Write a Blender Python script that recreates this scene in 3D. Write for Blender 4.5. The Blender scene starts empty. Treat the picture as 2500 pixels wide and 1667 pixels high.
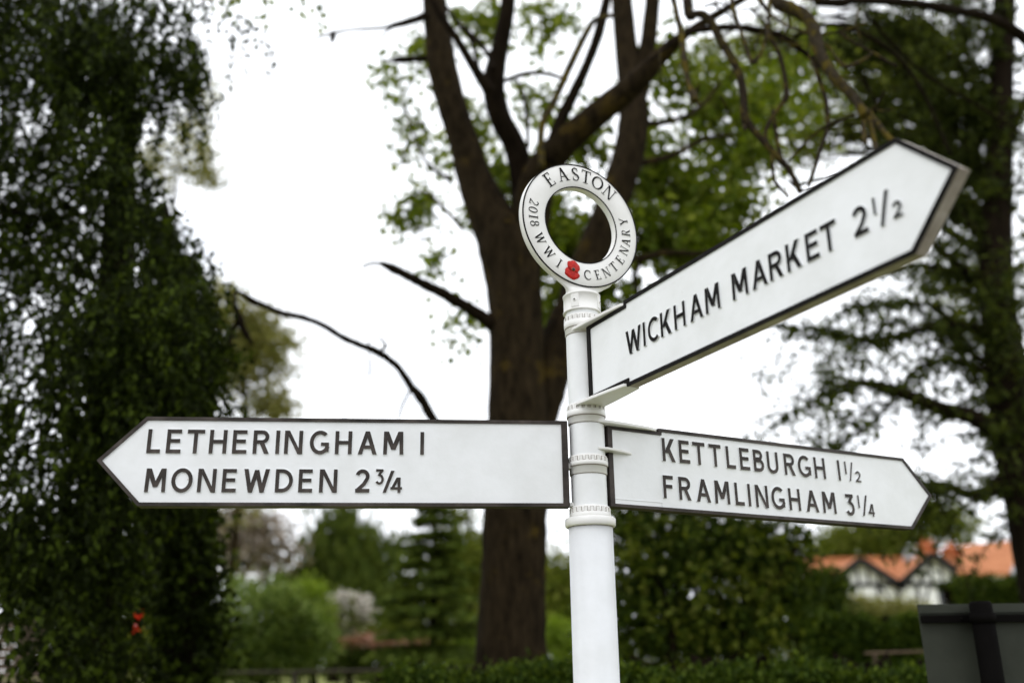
import bpy, math, random
import numpy as np
from mathutils import Matrix, Vector

random.seed(7)
rng = np.random.default_rng(11)
S = bpy.context.scene
COL = S.collection
H = 1.45                                   # eye height of the photographer

# ------------------------------------------------------------------ camera
F_PX, PITCH, ROLL = 2355.15, 0.3266, 0.0146
_R0 = np.array([1.0, 0, 0]); _U0 = np.array([0, -math.sin(PITCH), math.cos(PITCH)])
FWD = np.array([0, math.cos(PITCH), math.sin(PITCH)])
_c, _s = math.cos(ROLL), math.sin(ROLL)
RGT = _c * _R0 - _s * _U0
UPV = _s * _R0 + _c * _U0
cam_d = bpy.data.cameras.new('camera')
cam = bpy.data.objects.new('camera', cam_d); COL.objects.link(cam)
m = Matrix.Identity(4)
for i in range(3):
    m[i][0] = RGT[i]; m[i][1] = UPV[i]; m[i][2] = -FWD[i]
m[2][3] = H
cam.matrix_world = m
cam_d.sensor_width = 36.0
cam_d.lens = F_PX * 36.0 / 2500.0
cam_d.clip_start = 0.05; cam_d.clip_end = 2000
cam_d.dof.use_dof = True
cam_d.dof.focus_distance = 2.44
cam_d.dof.aperture_fstop = 1.45
cam_d.dof.aperture_blades = 0
S.camera = cam

# ------------------------------------------------------------------ sky and sun
W = bpy.data.worlds.new('World'); S.world = W; W.use_nodes = True
nt = W.node_tree; nt.nodes.clear()
def N(t, **kw):
    n = nt.nodes.new(t)
    for k, v in kw.items(): setattr(n, k, v)
    return n
SUN_EL, SUN_AZ = math.radians(52), math.radians(215)
out = N('ShaderNodeOutputWorld'); bg = N('ShaderNodeBackground')
sky = N('ShaderNodeTexSky'); sky.sky_type = 'NISHITA'; sky.sun_disc = False
sky.sun_elevation = SUN_EL; sky.sun_rotation = SUN_AZ
tc = N('ShaderNodeTexCoord'); mp = N('ShaderNodeMapping'); mp.inputs['Scale'].default_value = (1, 1, 2.2)
mp.inputs['Location'].default_value = (0.35, 0.1, 0.2)
cl = N('ShaderNodeTexNoise'); cl.inputs['Scale'].default_value = 2.6; cl.inputs['Detail'].default_value = 7; cl.inputs['Roughness'].default_value = 0.58
cr = N('ShaderNodeValToRGB'); cr.color_ramp.elements[0].position = 0.27; cr.color_ramp.elements[1].position = 0.42
cr.color_ramp.elements[0].color = (0.55, 0.55, 0.55, 1)
mx = N('ShaderNodeMix', data_type='RGBA')
mx.inputs[7].default_value = (14.3, 14.7, 15.4, 1)
nt.links.new(tc.outputs['Generated'], mp.inputs[0]); nt.links.new(mp.outputs[0], cl.inputs['Vector'])
nt.links.new(cl.outputs['Fac'], cr.inputs[0]); nt.links.new(cr.outputs[0], mx.inputs[0])
nt.links.new(sky.outputs[0], mx.inputs[6]); nt.links.new(mx.outputs[2], bg.inputs[0])
bg.inputs[1].default_value = 0.1
nt.links.new(bg.outputs[0], out.inputs[0])
sun_d = bpy.data.lights.new('sun', 'SUN'); sun = bpy.data.objects.new('sun', sun_d); COL.objects.link(sun)
sun_d.energy = 0.5; sun_d.angle = math.radians(24); sun_d.color = (1, 0.97, 0.93)
sd = Vector((math.sin(SUN_AZ) * math.cos(SUN_EL), math.cos(SUN_AZ) * math.cos(SUN_EL), math.sin(SUN_EL)))
sun.rotation_euler = sd.to_track_quat('Z', 'Y').to_euler()
S.view_settings.view_transform = 'Standard'; S.view_settings.look = 'None'
S.view_settings.exposure = 0.20; S.view_settings.gamma = 1.0; S.view_settings.use_curve_mapping = False
S.render.engine = 'CYCLES'
S.cycles.use_denoising = True
try: S.cycles.denoiser = 'OPENIMAGEDENOISE'
except Exception: pass
S.cycles.max_bounces = 6; S.cycles.diffuse_bounces = 3; S.cycles.glossy_bounces = 2
S.cycles.transmission_bounces = 3; S.cycles.transparent_max_bounces = 4
S.cycles.caustics_reflective = False; S.cycles.caustics_refractive = False

# ------------------------------------------------------------------ helpers
def at(px, py, Y):
    """world point that is Y metres in front of the camera along the ground, seen at this pixel of the 2500 px photograph"""
    d = FWD + RGT * ((px - 1250) / F_PX) - UPV * ((py - 833.5) / F_PX)
    p = d * (Y / d[1])
    return np.array([p[0], p[1], p[2] + H])
def mpp(Y):                                  # metres per photograph pixel at that distance
    return Y / F_PX / math.cos(PITCH)

def tag(o, label=None, cat=None, group=None, kind=None):
    if label: o['label'] = label
    if cat: o['category'] = cat
    if group: o['group'] = group
    if kind: o['kind'] = kind
    return o
def empty(name, loc, label=None, cat=None, group=None):
    o = bpy.data.objects.new(name, None); COL.objects.link(o); o.location = loc; o.empty_display_size = 0.2
    return tag(o, label, cat, group)
def link_mesh(name, me, parent=None, mat=None):
    """vertices are given in world coordinates unless mat is set"""
    o = bpy.data.objects.new(name, me); COL.objects.link(o)
    if parent is not None:
        o.parent = parent
        if mat is None:
            pm = parent_world(parent)
            o.matrix_parent_inverse = pm.inverted()
        else:
            o.matrix_basis = mat
    elif mat is not None:
        o.matrix_basis = mat
    return o
def parent_world(p):
    m = p.matrix_basis.copy()
    q = p
    while q.parent is not None:
        m = q.parent.matrix_basis @ q.matrix_parent_inverse @ m if False else q.matrix_parent_inverse @ m
        m = q.parent.matrix_basis @ m
        q = q.parent
    return m

class MB:
    """collects shapes into one mesh"""
    def __init__(s): s.v = []; s.f = []; s.m = []; s.sm = []
    def add(s, v, f, mi=0, smooth=False):
        b = len(s.v); s.v.extend([tuple(map(float, x)) for x in v])
        for k, q in enumerate(f):
            s.f.append(tuple(b + i for i in q)); s.m.append(mi[k] if isinstance(mi, (list, tuple)) else mi); s.sm.append(smooth)
    def box(s, lo, hi, mi=0, M=None):
        x0, y0, z0 = lo; x1, y1, z1 = hi
        v = [(x0,y0,z0),(x1,y0,z0),(x1,y1,z0),(x0,y1,z0),(x0,y0,z1),(x1,y0,z1),(x1,y1,z1),(x0,y1,z1)]
        if M is not None: v = [tuple(M @ Vector(p)) for p in v]
        s.add(v, [(0,3,2,1),(4,5,6,7),(0,1,5,4),(1,2,6,5),(2,3,7,6),(3,0,4,7)], mi)
    def prism(s, poly, n0, n1, mtop=0, mside=0):
        """2-D outline (counter-clockwise) raised from n0 to n1 along local z"""
        k = len(poly)
        v = [(x, y, n0) for x, y in poly] + [(x, y, n1) for x, y in poly]
        f = [tuple(range(k))[::-1], tuple(range(k, 2 * k))] + [(i, (i + 1) % k, k + (i + 1) % k, k + i) for i in range(k)]
        s.add(v, f, [mside, mtop] + [mside] * k)
    def lathe(s, prof, seg=48, mi=0, c=(0, 0)):
        v = []; f = []; k = len(prof)
        for i in range(seg):
            a = 2 * math.pi * i / seg
            for r, z in prof: v.append((c[0] + r * math.cos(a), c[1] + r * math.sin(a), z))
        for i in range(seg):
            j = (i + 1) % seg
            for t in range(k - 1): f.append((i * k + t, j * k + t, j * k + t + 1, i * k + t + 1))
        s.add(v, f, mi, True)
    def tube(s, pts, rad, seg=8, mi=0, rough=0.0, sub=3, cap=True):
        P = np.array(pts, float); R = np.array(rad, float)
        if len(P) > 2 and sub > 1:
            n = len(P); Q = []; RR = []
            for i in range(n - 1):
                p0 = P[max(i - 1, 0)]; p1 = P[i]; p2 = P[i + 1]; p3 = P[min(i + 2, n - 1)]
                for k in range(sub):
                    t = k / sub
                    Q.append(0.5 * ((2 * p1) + (-p0 + p2) * t + (2 * p0 - 5 * p1 + 4 * p2 - p3) * t * t + (-p0 + 3 * p1 - 3 * p2 + p3) * t ** 3))
                    RR.append(R[i] * (1 - t) + R[i + 1] * t)
            Q.append(P[-1]); RR.append(R[-1]); P = np.array(Q); R = np.array(RR)
        T = np.gradient(P, axis=0); T /= np.linalg.norm(T, axis=1)[:, None] + 1e-9
        ref = np.array([0.0, 1, 0]) if abs(T[0][1]) < 0.9 else np.array([1.0, 0, 0])
        v = []; n = len(P)
        for i in range(n):
            ref = ref - T[i] * (ref @ T[i]); ref /= np.linalg.norm(ref); b = np.cross(T[i], ref)
            for k in range(seg):
                a = 2 * math.pi * k / seg
                rr = R[i] * (1 + rough * (random.random() - 0.5) * 2)
                v.append(P[i] + rr * (math.cos(a) * ref + math.sin(a) * b))
        f = []
        for i in range(n - 1):
            for k in range(seg):
                l = (k + 1) % seg
                f.append((i * seg + k, i * seg + l, (i + 1) * seg + l, (i + 1) * seg + k))
        if cap:
            f.append(tuple(range(seg))[::-1]); f.append(tuple(range((n - 1) * seg, n * seg)))
        s.add(v, f, mi, True)
        return P, R
    def mesh(s, name, mats):
        me = bpy.data.meshes.new(name); me.from_pydata(s.v, [], s.f)
        for m_ in (mats if isinstance(mats, (list, tuple)) else [mats]): me.materials.append(m_)
        me.polygons.foreach_set('material_index', s.m); me.polygons.foreach_set('use_smooth', s.sm)
        me.update(); return me
    def build(s, name, mats, parent=None, mat=None):
        return link_mesh(name, s.mesh(name, mats), parent, mat)

# ------------------------------------------------------------------ materials
def new_mat(name):
    m_ = bpy.data.materials.new(name); m_.use_nodes = True
    t = m_.node_tree; t.nodes.clear()
    o = t.nodes.new('ShaderNodeOutputMaterial'); b = t.nodes.new('ShaderNodeBsdfPrincipled')
    t.links.new(b.outputs[0], o.inputs[0])
    return m_, t, b, o
def ramp(t, stops):
    r = t.nodes.new('ShaderNodeValToRGB'); e = r.color_ramp.elements
    while len(e) < len(stops): e.new(0.5)
    for k, (p, c) in enumerate(stops): e[k].position = p; e[k].color = (*c, 1)
    return r
def noise_mat(name, stops, scale=8, detail=6, rough=0.7, bump=0.0, bscale=None, stretch=(1, 1, 1), spec=0.3, dist=0.02, coord='Object'):
    m_, t, b, o = new_mat(name)
    tc_ = t.nodes.new('ShaderNodeTexCoord'); mp_ = t.nodes.new('ShaderNodeMapping'); mp_.inputs['Scale'].default_value = stretch
    t.links.new(tc_.outputs[coord], mp_.inputs[0])
    n = t.nodes.new('ShaderNodeTexNoise'); n.inputs['Scale'].default_value = scale; n.inputs['Detail'].default_value = detail; n.inputs['Roughness'].default_value = 0.65
    t.links.new(mp_.outputs[0], n.inputs['Vector'])
    r = ramp(t, stops); t.links.new(n.outputs['Fac'], r.inputs[0]); t.links.new(r.outputs[0], b.inputs['Base Color'])
    b.inputs['Roughness'].default_value = rough; b.inputs['Specular IOR Level'].default_value = spec
    if bump:
        n2 = t.nodes.new('ShaderNodeTexNoise'); n2.inputs['Scale'].default_value = bscale or scale * 3; n2.inputs['Detail'].default_value = 5
        t.links.new(mp_.outputs[0], n2.inputs['Vector'])
        bp = t.nodes.new('ShaderNodeBump'); bp.inputs['Strength'].default_value = bump; bp.inputs['Distance'].default_value = dist
        t.links.new(n2.outputs['Fac'], bp.inputs['Height']); t.links.new(bp.outputs[0], b.inputs['Normal'])
    return m_
def white_paint(name, base=(0.78, 0.79, 0.80)):
    m_, t, b, o = new_mat(name)
    tc_ = t.nodes.new('ShaderNodeTexCoord')
    n = t.nodes.new('ShaderNodeTexNoise'); n.inputs['Scale'].default_value = 9; n.inputs['Detail'].default_value = 8; n.inputs['Roughness'].default_value = 0.6
    t.links.new(tc_.outputs['Object'], n.inputs['Vector'])
    r = ramp(t, [(0.30, (base[0] * 0.90, base[1] * 0.90, base[2] * 0.885)), (0.62, base)])
    t.links.new(n.outputs['Fac'], r.inputs[0])
    v = t.nodes.new('ShaderNodeTexVoronoi'); v.inputs['Scale'].default_value = 22; v.feature = 'F1'        # small specks of dirt
    t.links.new(tc_.outputs['Object'], v.inputs['Vector'])
    r2 = ramp(t, [(0.045, (1, 1, 1)), (0.07, (0, 0, 0))]); t.links.new(v.outputs['Distance'], r2.inputs[0])
    n3 = t.nodes.new('ShaderNodeTexNoise'); n3.inputs['Scale'].default_value = 40; t.links.new(tc_.outputs['Object'], n3.inputs['Vector'])
    r3 = ramp(t, [(0.56, (0, 0, 0)), (0.66, (0.7, 0.7, 0.7))]); t.links.new(n3.outputs['Fac'], r3.inputs[0])
    mul = t.nodes.new('ShaderNodeMath'); mul.operation = 'MULTIPLY'; t.links.new(r2.outputs[0], mul.inputs[0]); t.links.new(r3.outputs[0], mul.inputs[1])
    mix = t.nodes.new('ShaderNodeMix'); mix.data_type = 'RGBA'; mix.inputs[7].default_value = (0.30, 0.26, 0.21, 1)
    t.links.new(mul.outputs[0], mix.inputs[0]); t.links.new(r.outputs[0], mix.inputs[6]); t.links.new(mix.outputs[2], b.inputs['Base Color'])
    b.inputs['Roughness'].default_value = 0.38; b.inputs['Specular IOR Level'].default_value = 0.4
    nb = t.nodes.new('ShaderNodeTexNoise'); nb.inputs['Scale'].default_value = 55; nb.inputs['Detail'].default_value = 3
    t.links.new(tc_.outputs['Object'], nb.inputs['Vector'])
    bp = t.nodes.new('ShaderNodeBump'); bp.inputs['Strength'].default_value = 0.18; bp.inputs['Distance'].default_value = 0.003
    t.links.new(nb.outputs['Fac'], bp.inputs['Height']); t.links.new(bp.outputs[0], b.inputs['Normal'])
    return m_
def leaf_mat(name, dark, mid, light, trans=0.3, rough=0.65, spec=0.06):
    """each leaf gets its own green between dark and light"""
    m_, t, b, o = new_mat(name)
    g = t.nodes.new('ShaderNodeNewGeometry')
    r = ramp(t, [(0.0, dark), (0.55, mid), (1.0, light)])
    t.links.new(g.outputs['Random Per Island'], r.inputs[0]); t.links.new(r.outputs[0], b.inputs['Base Color'])
    b.inputs['Roughness'].default_value = rough; b.inputs['Specular IOR Level'].default_value = spec
    tr = t.nodes.new('ShaderNodeBsdfTranslucent')
    hs = t.nodes.new('ShaderNodeHueSaturation'); hs.inputs['Hue'].default_value = 0.485; hs.inputs['Saturation'].default_value = 1.1; hs.inputs['Value'].default_value = 1.5
    t.links.new(r.outputs[0], hs.inputs['Color']); t.links.new(hs.outputs[0], tr.inputs[0])
    mx_ = t.nodes.new('ShaderNodeMixShader'); mx_.inputs[0].default_value = trans
    t.links.new(b.outputs[0], mx_.inputs[1]); t.links.new(tr.outputs[0], mx_.inputs[2]); t.links.new(mx_.outputs[0], o.inputs[0])
    return m_
def bark_mat(name, dark, light, lichen=None, lich_lo=0.60, scale=6.0, bump=0.8, stretch=(1, 1, 0.18)):
    m_, t, b, o = new_mat(name)
    tc_ = t.nodes.new('ShaderNodeTexCoord'); mp_ = t.nodes.new('ShaderNodeMapping'); mp_.inputs['Scale'].default_value = stretch
    t.links.new(tc_.outputs['Object'], mp_.inputs[0])
    n = t.nodes.new('ShaderNodeTexNoise'); n.inputs['Scale'].default_value = scale * 5; n.inputs['Detail'].default_value = 9; n.inputs['Roughness'].default_value = 0.72
    t.links.new(mp_.outputs[0], n.inputs['Vector'])
    r = ramp(t, [(0.32, dark), (0.68, light)]); t.links.new(n.outputs['Fac'], r.inputs[0])
    src = r.outputs[0]
    if lichen:
        n2 = t.nodes.new('ShaderNodeTexNoise'); n2.inputs['Scale'].default_value = scale; n2.inputs['Detail'].default_value = 8; n2.inputs['Roughness'].default_value = 0.7
        t.links.new(tc_.outputs['Object'], n2.inputs['Vector'])
        r2 = ramp(t, [(lich_lo, (0, 0, 0)), (lich_lo + 0.1, (0.85, 0.85, 0.85))]); t.links.new(n2.outputs['Fac'], r2.inputs[0])
        mx_ = t.nodes.new('ShaderNodeMix'); mx_.data_type = 'RGBA'; mx_.inputs[7].default_value = (*lichen, 1)
        t.links.new(r2.outputs[0], mx_.inputs[0]); t.links.new(src, mx_.inputs[6]); src = mx_.outputs[2]
    t.links.new(src, b.inputs['Base Color']); b.inputs['Roughness'].default_value = 0.95; b.inputs['Specular IOR Level'].default_value = 0.04
    bp = t.nodes.new('ShaderNodeBump'); bp.inputs['Strength'].default_value = bump; bp.inputs['Distance'].default_value = 0.02
    t.links.new(n.outputs['Fac'], bp.inputs['Height']); t.links.new(bp.outputs[0], b.inputs['Normal'])
    return m_
def plain(name, c, rough=0.6, spec=0.4, var=0.25, scale=14, bump=0.15):
    return noise_mat(name, [(0.3, tuple(x * (1 - var) for x in c)), (0.7, tuple(x * (1 + var * 0.4) for x in c))], scale=scale, rough=rough, spec=spec, bump=bump, dist=0.004)

M = {}
M['white'] = white_paint('white_paint')
M['white_dimmed'] = white_paint('white_paint_dimmed', (0.655, 0.665, 0.675))  # same white, darkened to cancel the brighter light on the lower post
M['white_cast'] = white_paint('white_cast_paint', (0.75, 0.74, 0.72))
M['edge_dirty'] = noise_mat('dirty_white_edge', [(0.3, (0.24, 0.205, 0.17)), (0.7, (0.46, 0.42, 0.37))], scale=12, rough=0.6, spec=0.2, bump=0.2)
M['black'] = noise_mat('black_paint', [(0.35, (0.005, 0.0045, 0.004)), (0.7, (0.014, 0.012, 0.011))], scale=30, rough=0.55, spec=0.05, bump=0.25, bscale=90, dist=0.002)
M['black_worn_sheen'] = noise_mat('worn_sheen_black_paint', [(0.32, (0.012, 0.009, 0.007)), (0.5, (0.036, 0.028, 0.024)), (0.72, (0.075, 0.060, 0.052))], scale=16, rough=0.5, spec=0.22, bump=0.3, bscale=70, dist=0.002)  # faded black, lightened in colour for the sky reflecting in it
M['poppy_red'] = noise_mat('poppy_red', [(0.35, (0.26, 0.006, 0.005)), (0.65, (0.52, 0.018, 0.010))], scale=90, rough=0.45, spec=0.2, bump=0.2, dist=0.002)
M['poppy_dark'] = plain('poppy_dark', (0.012, 0.012, 0.012), 0.4)
M['poppy_rust'] = plain('poppy_rust', (0.32, 0.045, 0.01), 0.5)
M['screw'] = plain('screw_metal', (0.16, 0.14, 0.12), 0.4)
M['bark'] = bark_mat('brown_bark', (0.0032, 0.0023, 0.0012), (0.036, 0.0250, 0.0130), (0.062, 0.041, 0.009), 0.57, 3.6, 1.2, (1.3, 1.3, 0.35))
M['bark_dark'] = bark_mat('dark_bark', (0.004, 0.0027, 0.0017), (0.017, 0.0115, 0.007), (0.05, 0.036, 0.012), 0.64, 4)
M['lichen'] = bark_mat('lichen_bark', (0.014, 0.011, 0.007), (0.075, 0.060, 0.042), (0.115, 0.086, 0.014), 0.47, 15, 0.9, (1, 1, 0.6))
M['twig'] = bark_mat('twig_bark', (0.008, 0.006, 0.004), (0.038, 0.028, 0.019), (0.080, 0.062, 0.013), 0.50, 14, 0.6, (1, 1, 1))
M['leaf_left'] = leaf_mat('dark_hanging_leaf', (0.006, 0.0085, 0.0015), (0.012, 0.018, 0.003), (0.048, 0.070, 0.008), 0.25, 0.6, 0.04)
M['leaf_main'] = leaf_mat('maple_leaf', (0.055, 0.085, 0.009), (0.100, 0.140, 0.016), (0.175, 0.210, 0.045), 0.52)
M['leaf_yew'] = leaf_mat('dark_needle', (0.012, 0.017, 0.003), (0.030, 0.041, 0.007), (0.075, 0.095, 0.016), 0.35)
M['leaf_hedge'] = leaf_mat('hedge_leaf', (0.014, 0.026, 0.003), (0.030, 0.052, 0.006), (0.085, 0.120, 0.015), 0.28)
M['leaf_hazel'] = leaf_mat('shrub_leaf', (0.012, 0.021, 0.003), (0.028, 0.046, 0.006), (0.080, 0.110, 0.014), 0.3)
M['leaf_pale'] = leaf_mat('pale_olive_leaf', (0.110, 0.120, 0.025), (0.180, 0.180, 0.050), (0.270, 0.255, 0.100), 0.45)
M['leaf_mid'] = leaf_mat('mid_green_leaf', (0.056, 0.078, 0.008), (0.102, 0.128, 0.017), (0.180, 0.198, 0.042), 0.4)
M['leaf_weep'] = leaf_mat('weeping_leaf', (0.034, 0.052, 0.008), (0.066, 0.092, 0.014), (0.120, 0.150, 0.030), 0.35)
M['leaf_conifer'] = leaf_mat('conifer_needle', (0.022, 0.036, 0.006), (0.060, 0.088, 0.014), (0.140, 0.180, 0.034), 0.25)
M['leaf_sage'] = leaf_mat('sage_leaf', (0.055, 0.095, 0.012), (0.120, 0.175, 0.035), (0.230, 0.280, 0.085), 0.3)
M['leaf_lime'] = leaf_mat('lime_leaf', (0.090, 0.150, 0.012), (0.150, 0.220, 0.025), (0.210, 0.270, 0.050), 0.4)
M['petal_white'] = leaf_mat('white_blossom', (0.42, 0.38, 0.34), (0.58, 0.54, 0.48), (0.70, 0.66, 0.60), 0.2)
M['petal_pink'] = leaf_mat('pink_blossom', (0.34, 0.10, 0.06), (0.36, 0.20, 0.13), (0.50, 0.36, 0.27), 0.2)
M['petal_red'] = leaf_mat('red_blossom', (0.50, 0.030, 0.012), (0.65, 0.060, 0.020), (0.70, 0.12, 0.04), 0.25)
M['leaf_russet'] = leaf_mat('russet_leaf', (0.10, 0.085, 0.045), (0.20, 0.165, 0.115), (0.48, 0.42, 0.38), 0.4)  # palest leaves stand for bright spots of sky, put into the colour
M['grass'] = noise_mat('mown_grass', [(0.25, (0.15, 0.175, 0.045)), (0.55, (0.26, 0.275, 0.085)), (0.8, (0.34, 0.335, 0.14))], scale=0.8, detail=10, rough=0.9, spec=0.1, bump=0.6, bscale=30, dist=0.03)
M['tile'] = noise_mat('roof_tile', [(0.25, (0.24, 0.085, 0.038)), (0.5, (0.39, 0.150, 0.065)), (0.75, (0.52, 0.235, 0.115))], scale=3.0, detail=10, rough=0.85, spec=0.15, bump=0.5, bscale=12, dist=0.03)
M['render_white'] = plain('limewash', (0.82, 0.81, 0.80), 0.9, 0.1, 0.12, 2)
M['timber'] = plain('black_timber', (0.016, 0.015, 0.014), 0.7, 0.2)
M['brick'] = noise_mat('chimney_brick', [(0.3, (0.32, 0.085, 0.035)), (0.7, (0.50, 0.16, 0.06))], scale=6, rough=0.9, spec=0.1, bump=0.4, bscale=14)
M['lead'] = plain('lead_flashing', (0.32, 0.33, 0.35), 0.5)
M['glass'] = plain('dark_glass', (0.03, 0.035, 0.04), 0.08, 0.6, 0.1)
M['frame_white'] = plain('white_window_paint', (0.72, 0.71, 0.69), 0.5)
M['sign_grey'] = noise_mat('grey_sign_back', [(0.25, (0.020, 0.0225, 0.0165)), (0.75, (0.034, 0.037, 0.028))], scale=6, rough=0.6, spec=0.15, bump=0.1)
M['sign_black'] = plain('black_post_paint', (0.004, 0.0035, 0.0033), 0.8, 0.02)
M['old_wood'] = noise_mat('weathered_board', [(0.3, (0.060, 0.042, 0.032)), (0.7, (0.13, 0.098, 0.080))], scale=10, rough=0.9, spec=0.1, bump=0.5, stretch=(0.15, 1, 1))
M['board_dull'] = noise_mat('dull_rail_wood', [(0.3, (0.055, 0.040, 0.028)), (0.7, (0.12, 0.085, 0.060))], scale=10, rough=0.9, spec=0.05, bump=0.4)
M['grime_shadow'] = plain('grime_shadow', (0.28, 0.24, 0.21), 0.9, 0.1)  # dirt plus the shadow lines of the collar joints, put into the colour
M['road'] = noise_mat('worn_road', [(0.3, (0.085, 0.078, 0.072)), (0.7, (0.14, 0.128, 0.118))], scale=3, detail=10, rough=0.95, spec=0.1, bump=0.4, bscale=60)
M['rail_wood'] = noise_mat('dark_rail_wood', [(0.3, (0.020, 0.017, 0.013)), (0.7, (0.055, 0.045, 0.034))], scale=10, rough=0.9, spec=0.1, bump=0.4)

# ------------------------------------------------------------------ ground and terrain
def ground_z(x, y):
    y = np.asarray(y, float)
    return np.interp(y, [-50, 5, 12, 16, 30, 60, 110, 400], [0, 0.0, 0.75, 0.95, 1.10, 1.30, 1.5, 1.6])
def make_ground():
    xs = np.concatenate([np.linspace(-300, -30, 12), np.linspace(-25, 25, 41), np.linspace(30, 300, 12)])
    ys = np.concatenate([np.linspace(-120, -5, 10), np.linspace(-3, 30, 50), np.linspace(33, 110, 30), np.linspace(130, 400, 10)])
    X, Y = np.meshgrid(xs, ys); Z = ground_z(X, Y) + 0.03 * np.sin(X * 1.3) * np.cos(Y * 0.9) + 0.02 * np.sin(X * 3.1 + Y * 2.3)
    nx = len(xs); v = np.stack([X, Y, Z], -1).reshape(-1, 3)
    f = [(j * nx + i, j * nx + i + 1, (j + 1) * nx + i + 1, (j + 1) * nx + i) for j in range(len(ys) - 1) for i in range(nx - 1)]
    b = MB(); b.add(v, f, 0, True)
    tag(b.build('ground', M['grass']), kind='structure')
make_ground()
def make_road():  # unseen road round the camera, added for its neutral bounce light
    b = MB(); xs = np.linspace(-120, 120, 60); n = len(xs)
    e0 = -9.0 + 0.15 * np.sin(xs * 0.4); e1 = 1.55 + 0.06 * np.sin(xs * 1.1)
    v = [(x, y, 0.045) for x, y in zip(xs, e0)] + [(x, y, 0.065) for x, y in zip(xs, (e0 + e1) / 2)] + [(x, y, 0.045) for x, y in zip(xs, e1)]
    b.add(v, [(j * n + i, j * n + i + 1, (j + 1) * n + i + 1, (j + 1) * n + i) for j in range(2) for i in range(n - 1)], 0, True)
    tag(b.build('road', M['road']), kind='structure')
make_road()

# ------------------------------------------------------------------ foliage tools
SHAPES = {
    'quad': [(0, 0), (0.45, 0.5), (1, 0), (0.45, -0.5)],
    'ovate': [(0, 0), (0.22, 0.40), (0.55, 0.42), (1, 0), (0.55, -0.42), (0.22, -0.40)],
}
def unit(a): return a / (np.linalg.norm(a, axis=-1, keepdims=True) + 1e-9)
def leaf_mesh(name, P, D, Nn, L, Wd, mat, shape='quad', fold=0.18):
    """one mesh holding all these leaves: P foot points, D directions, Nn face normals, L lengths, Wd widths"""
    sh = SHAPES[shape]; k = len(sh); n = len(P)
    D = unit(D); Sd = unit(np.cross(Nn, D)); Nm = np.cross(D, Sd)
    L = np.broadcast_to(L, (n,))[:, None]; Wd = np.broadcast_to(Wd, (n,))[:, None]
    V = np.empty((n, k, 3))
    for i, (t, w) in enumerate(sh):
        V[:, i] = P + D * L * t + Sd * Wd * w + Nm * Wd * (fold * abs(w) * 2 - 0.25 * t * t)
    me = bpy.data.meshes.new(name)
    me.vertices.add(n * k); me.vertices.foreach_set('co', V.astype(np.float32).ravel())
    me.loops.add(n * k); me.loops.foreach_set('vertex_index', np.arange(n * k, dtype=np.int32))
    me.polygons.add(n); me.polygons.foreach_set('loop_start', np.arange(0, n * k, k, dtype=np.int32))
    try: me.polygons.foreach_set('loop_total', np.full(n, k, dtype=np.int32))
    except Exception: pass
    me.materials.append(mat); me.update(); me.validate()
    return me
def rand_dirs(n, droop=0.0, flat=1.0):
    d = rng.normal(size=(n, 3)); d[:, 2] *= flat; d = unit(d); d[:, 2] -= droop
    return unit(d)
def in_blob(n, c, r, shell=0.35):
    d = unit(rng.normal(size=(n, 3)))
    rr = (shell + (1 - shell) * rng.random((n, 1))) ** 0.5 * rng.uniform(0.72, 1.08, (n, 1))
    return np.asarray(c) + d * rr * np.asarray(r)
def blob(px, py, rx, ry, Y, depth=None):
    k = mpp(Y)
    return at(px, py, Y), np.array([rx * k, depth if depth else (rx + ry) / 2 * k, ry * k])
def lump(p, wl):
    """smooth 3-D noise in -1..1 with that wavelength, from a few crossed waves"""
    q = np.asarray(p) * (2 * math.pi / wl); o = 0
    for k, (a, b_, c_, ph) in enumerate(((1, .31, .17, .3), (-.4, .9, .5, 1.7), (.2, -.5, 1.05, 4.1), (.83, .6, -.71, 2.6), (-.9, .35, .95, 5.2), (1.7, -1.1, 1.3, .9))):
        o = o + np.sin(q[..., 0] * a + q[..., 1] * b_ + q[..., 2] * c_ + ph + 1.3 * math.sin(k * 2.1)) * (0.62 if k > 4 else 1)
    return o / 3.2
def clumped(blobs, n, per, sig, shell=0.3, holes=0.30):
    """leaf foot points in clumps spread through uneven ellipsoids; returns points and clump centres"""
    wts = np.array([b[2] if len(b) > 2 else b[1][0] * b[1][2] for b in blobs]); wts = wts / wts.sum()
    Cs = []
    for b, w in zip(blobs, wts):
        k = max(1, int(round(n / per * w)))
        c = in_blob(int(k * 1.7) + 2, b[0], b[1], shell)
        rad = float(min(b[1][0], b[1][2]))
        out_ = np.linalg.norm((c - b[0]) / b[1], axis=1)
        c = b[0] + (c - b[0]) * (1 + 0.30 * lump(b[0] + (c - b[0]) / out_[:, None] * b[1], rad * 1.1))[:, None]
        keep = lump(c, max(rad * 0.75, sig * 4)) > -1 + 2 * holes * (0.55 + 0.45 * out_) + rng.normal(size=len(c)) * 0.12
        c = c[keep]
        if len(c) == 0: c = b[0][None, :]
        Cs.append(c[:k])
    Cs = np.concatenate(Cs)
    P = np.repeat(Cs, per, axis=0)
    P = P + rng.normal(size=P.shape) * sig * rng.uniform(0.5, 1.3, (len(P), 1))
    return P, Cs
def foliage(name, parent, blobs, n, per, sig, L, Wd, mat, droop=0.3, shape='quad', shell=0.3, flat=1.0, kind=None):
    P, Cs = clumped(blobs, n, per, sig, shell)
    k = len(P)
    me = leaf_mesh(name, P, rand_dirs(k, droop, flat), rand_dirs(k), L * rng.uniform(0.6, 1.25, k), Wd * rng.uniform(0.6, 1.25, k), mat, shape)
    o = link_mesh(name, me, parent)
    if kind: o['kind'] = kind
    return o, Cs
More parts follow.
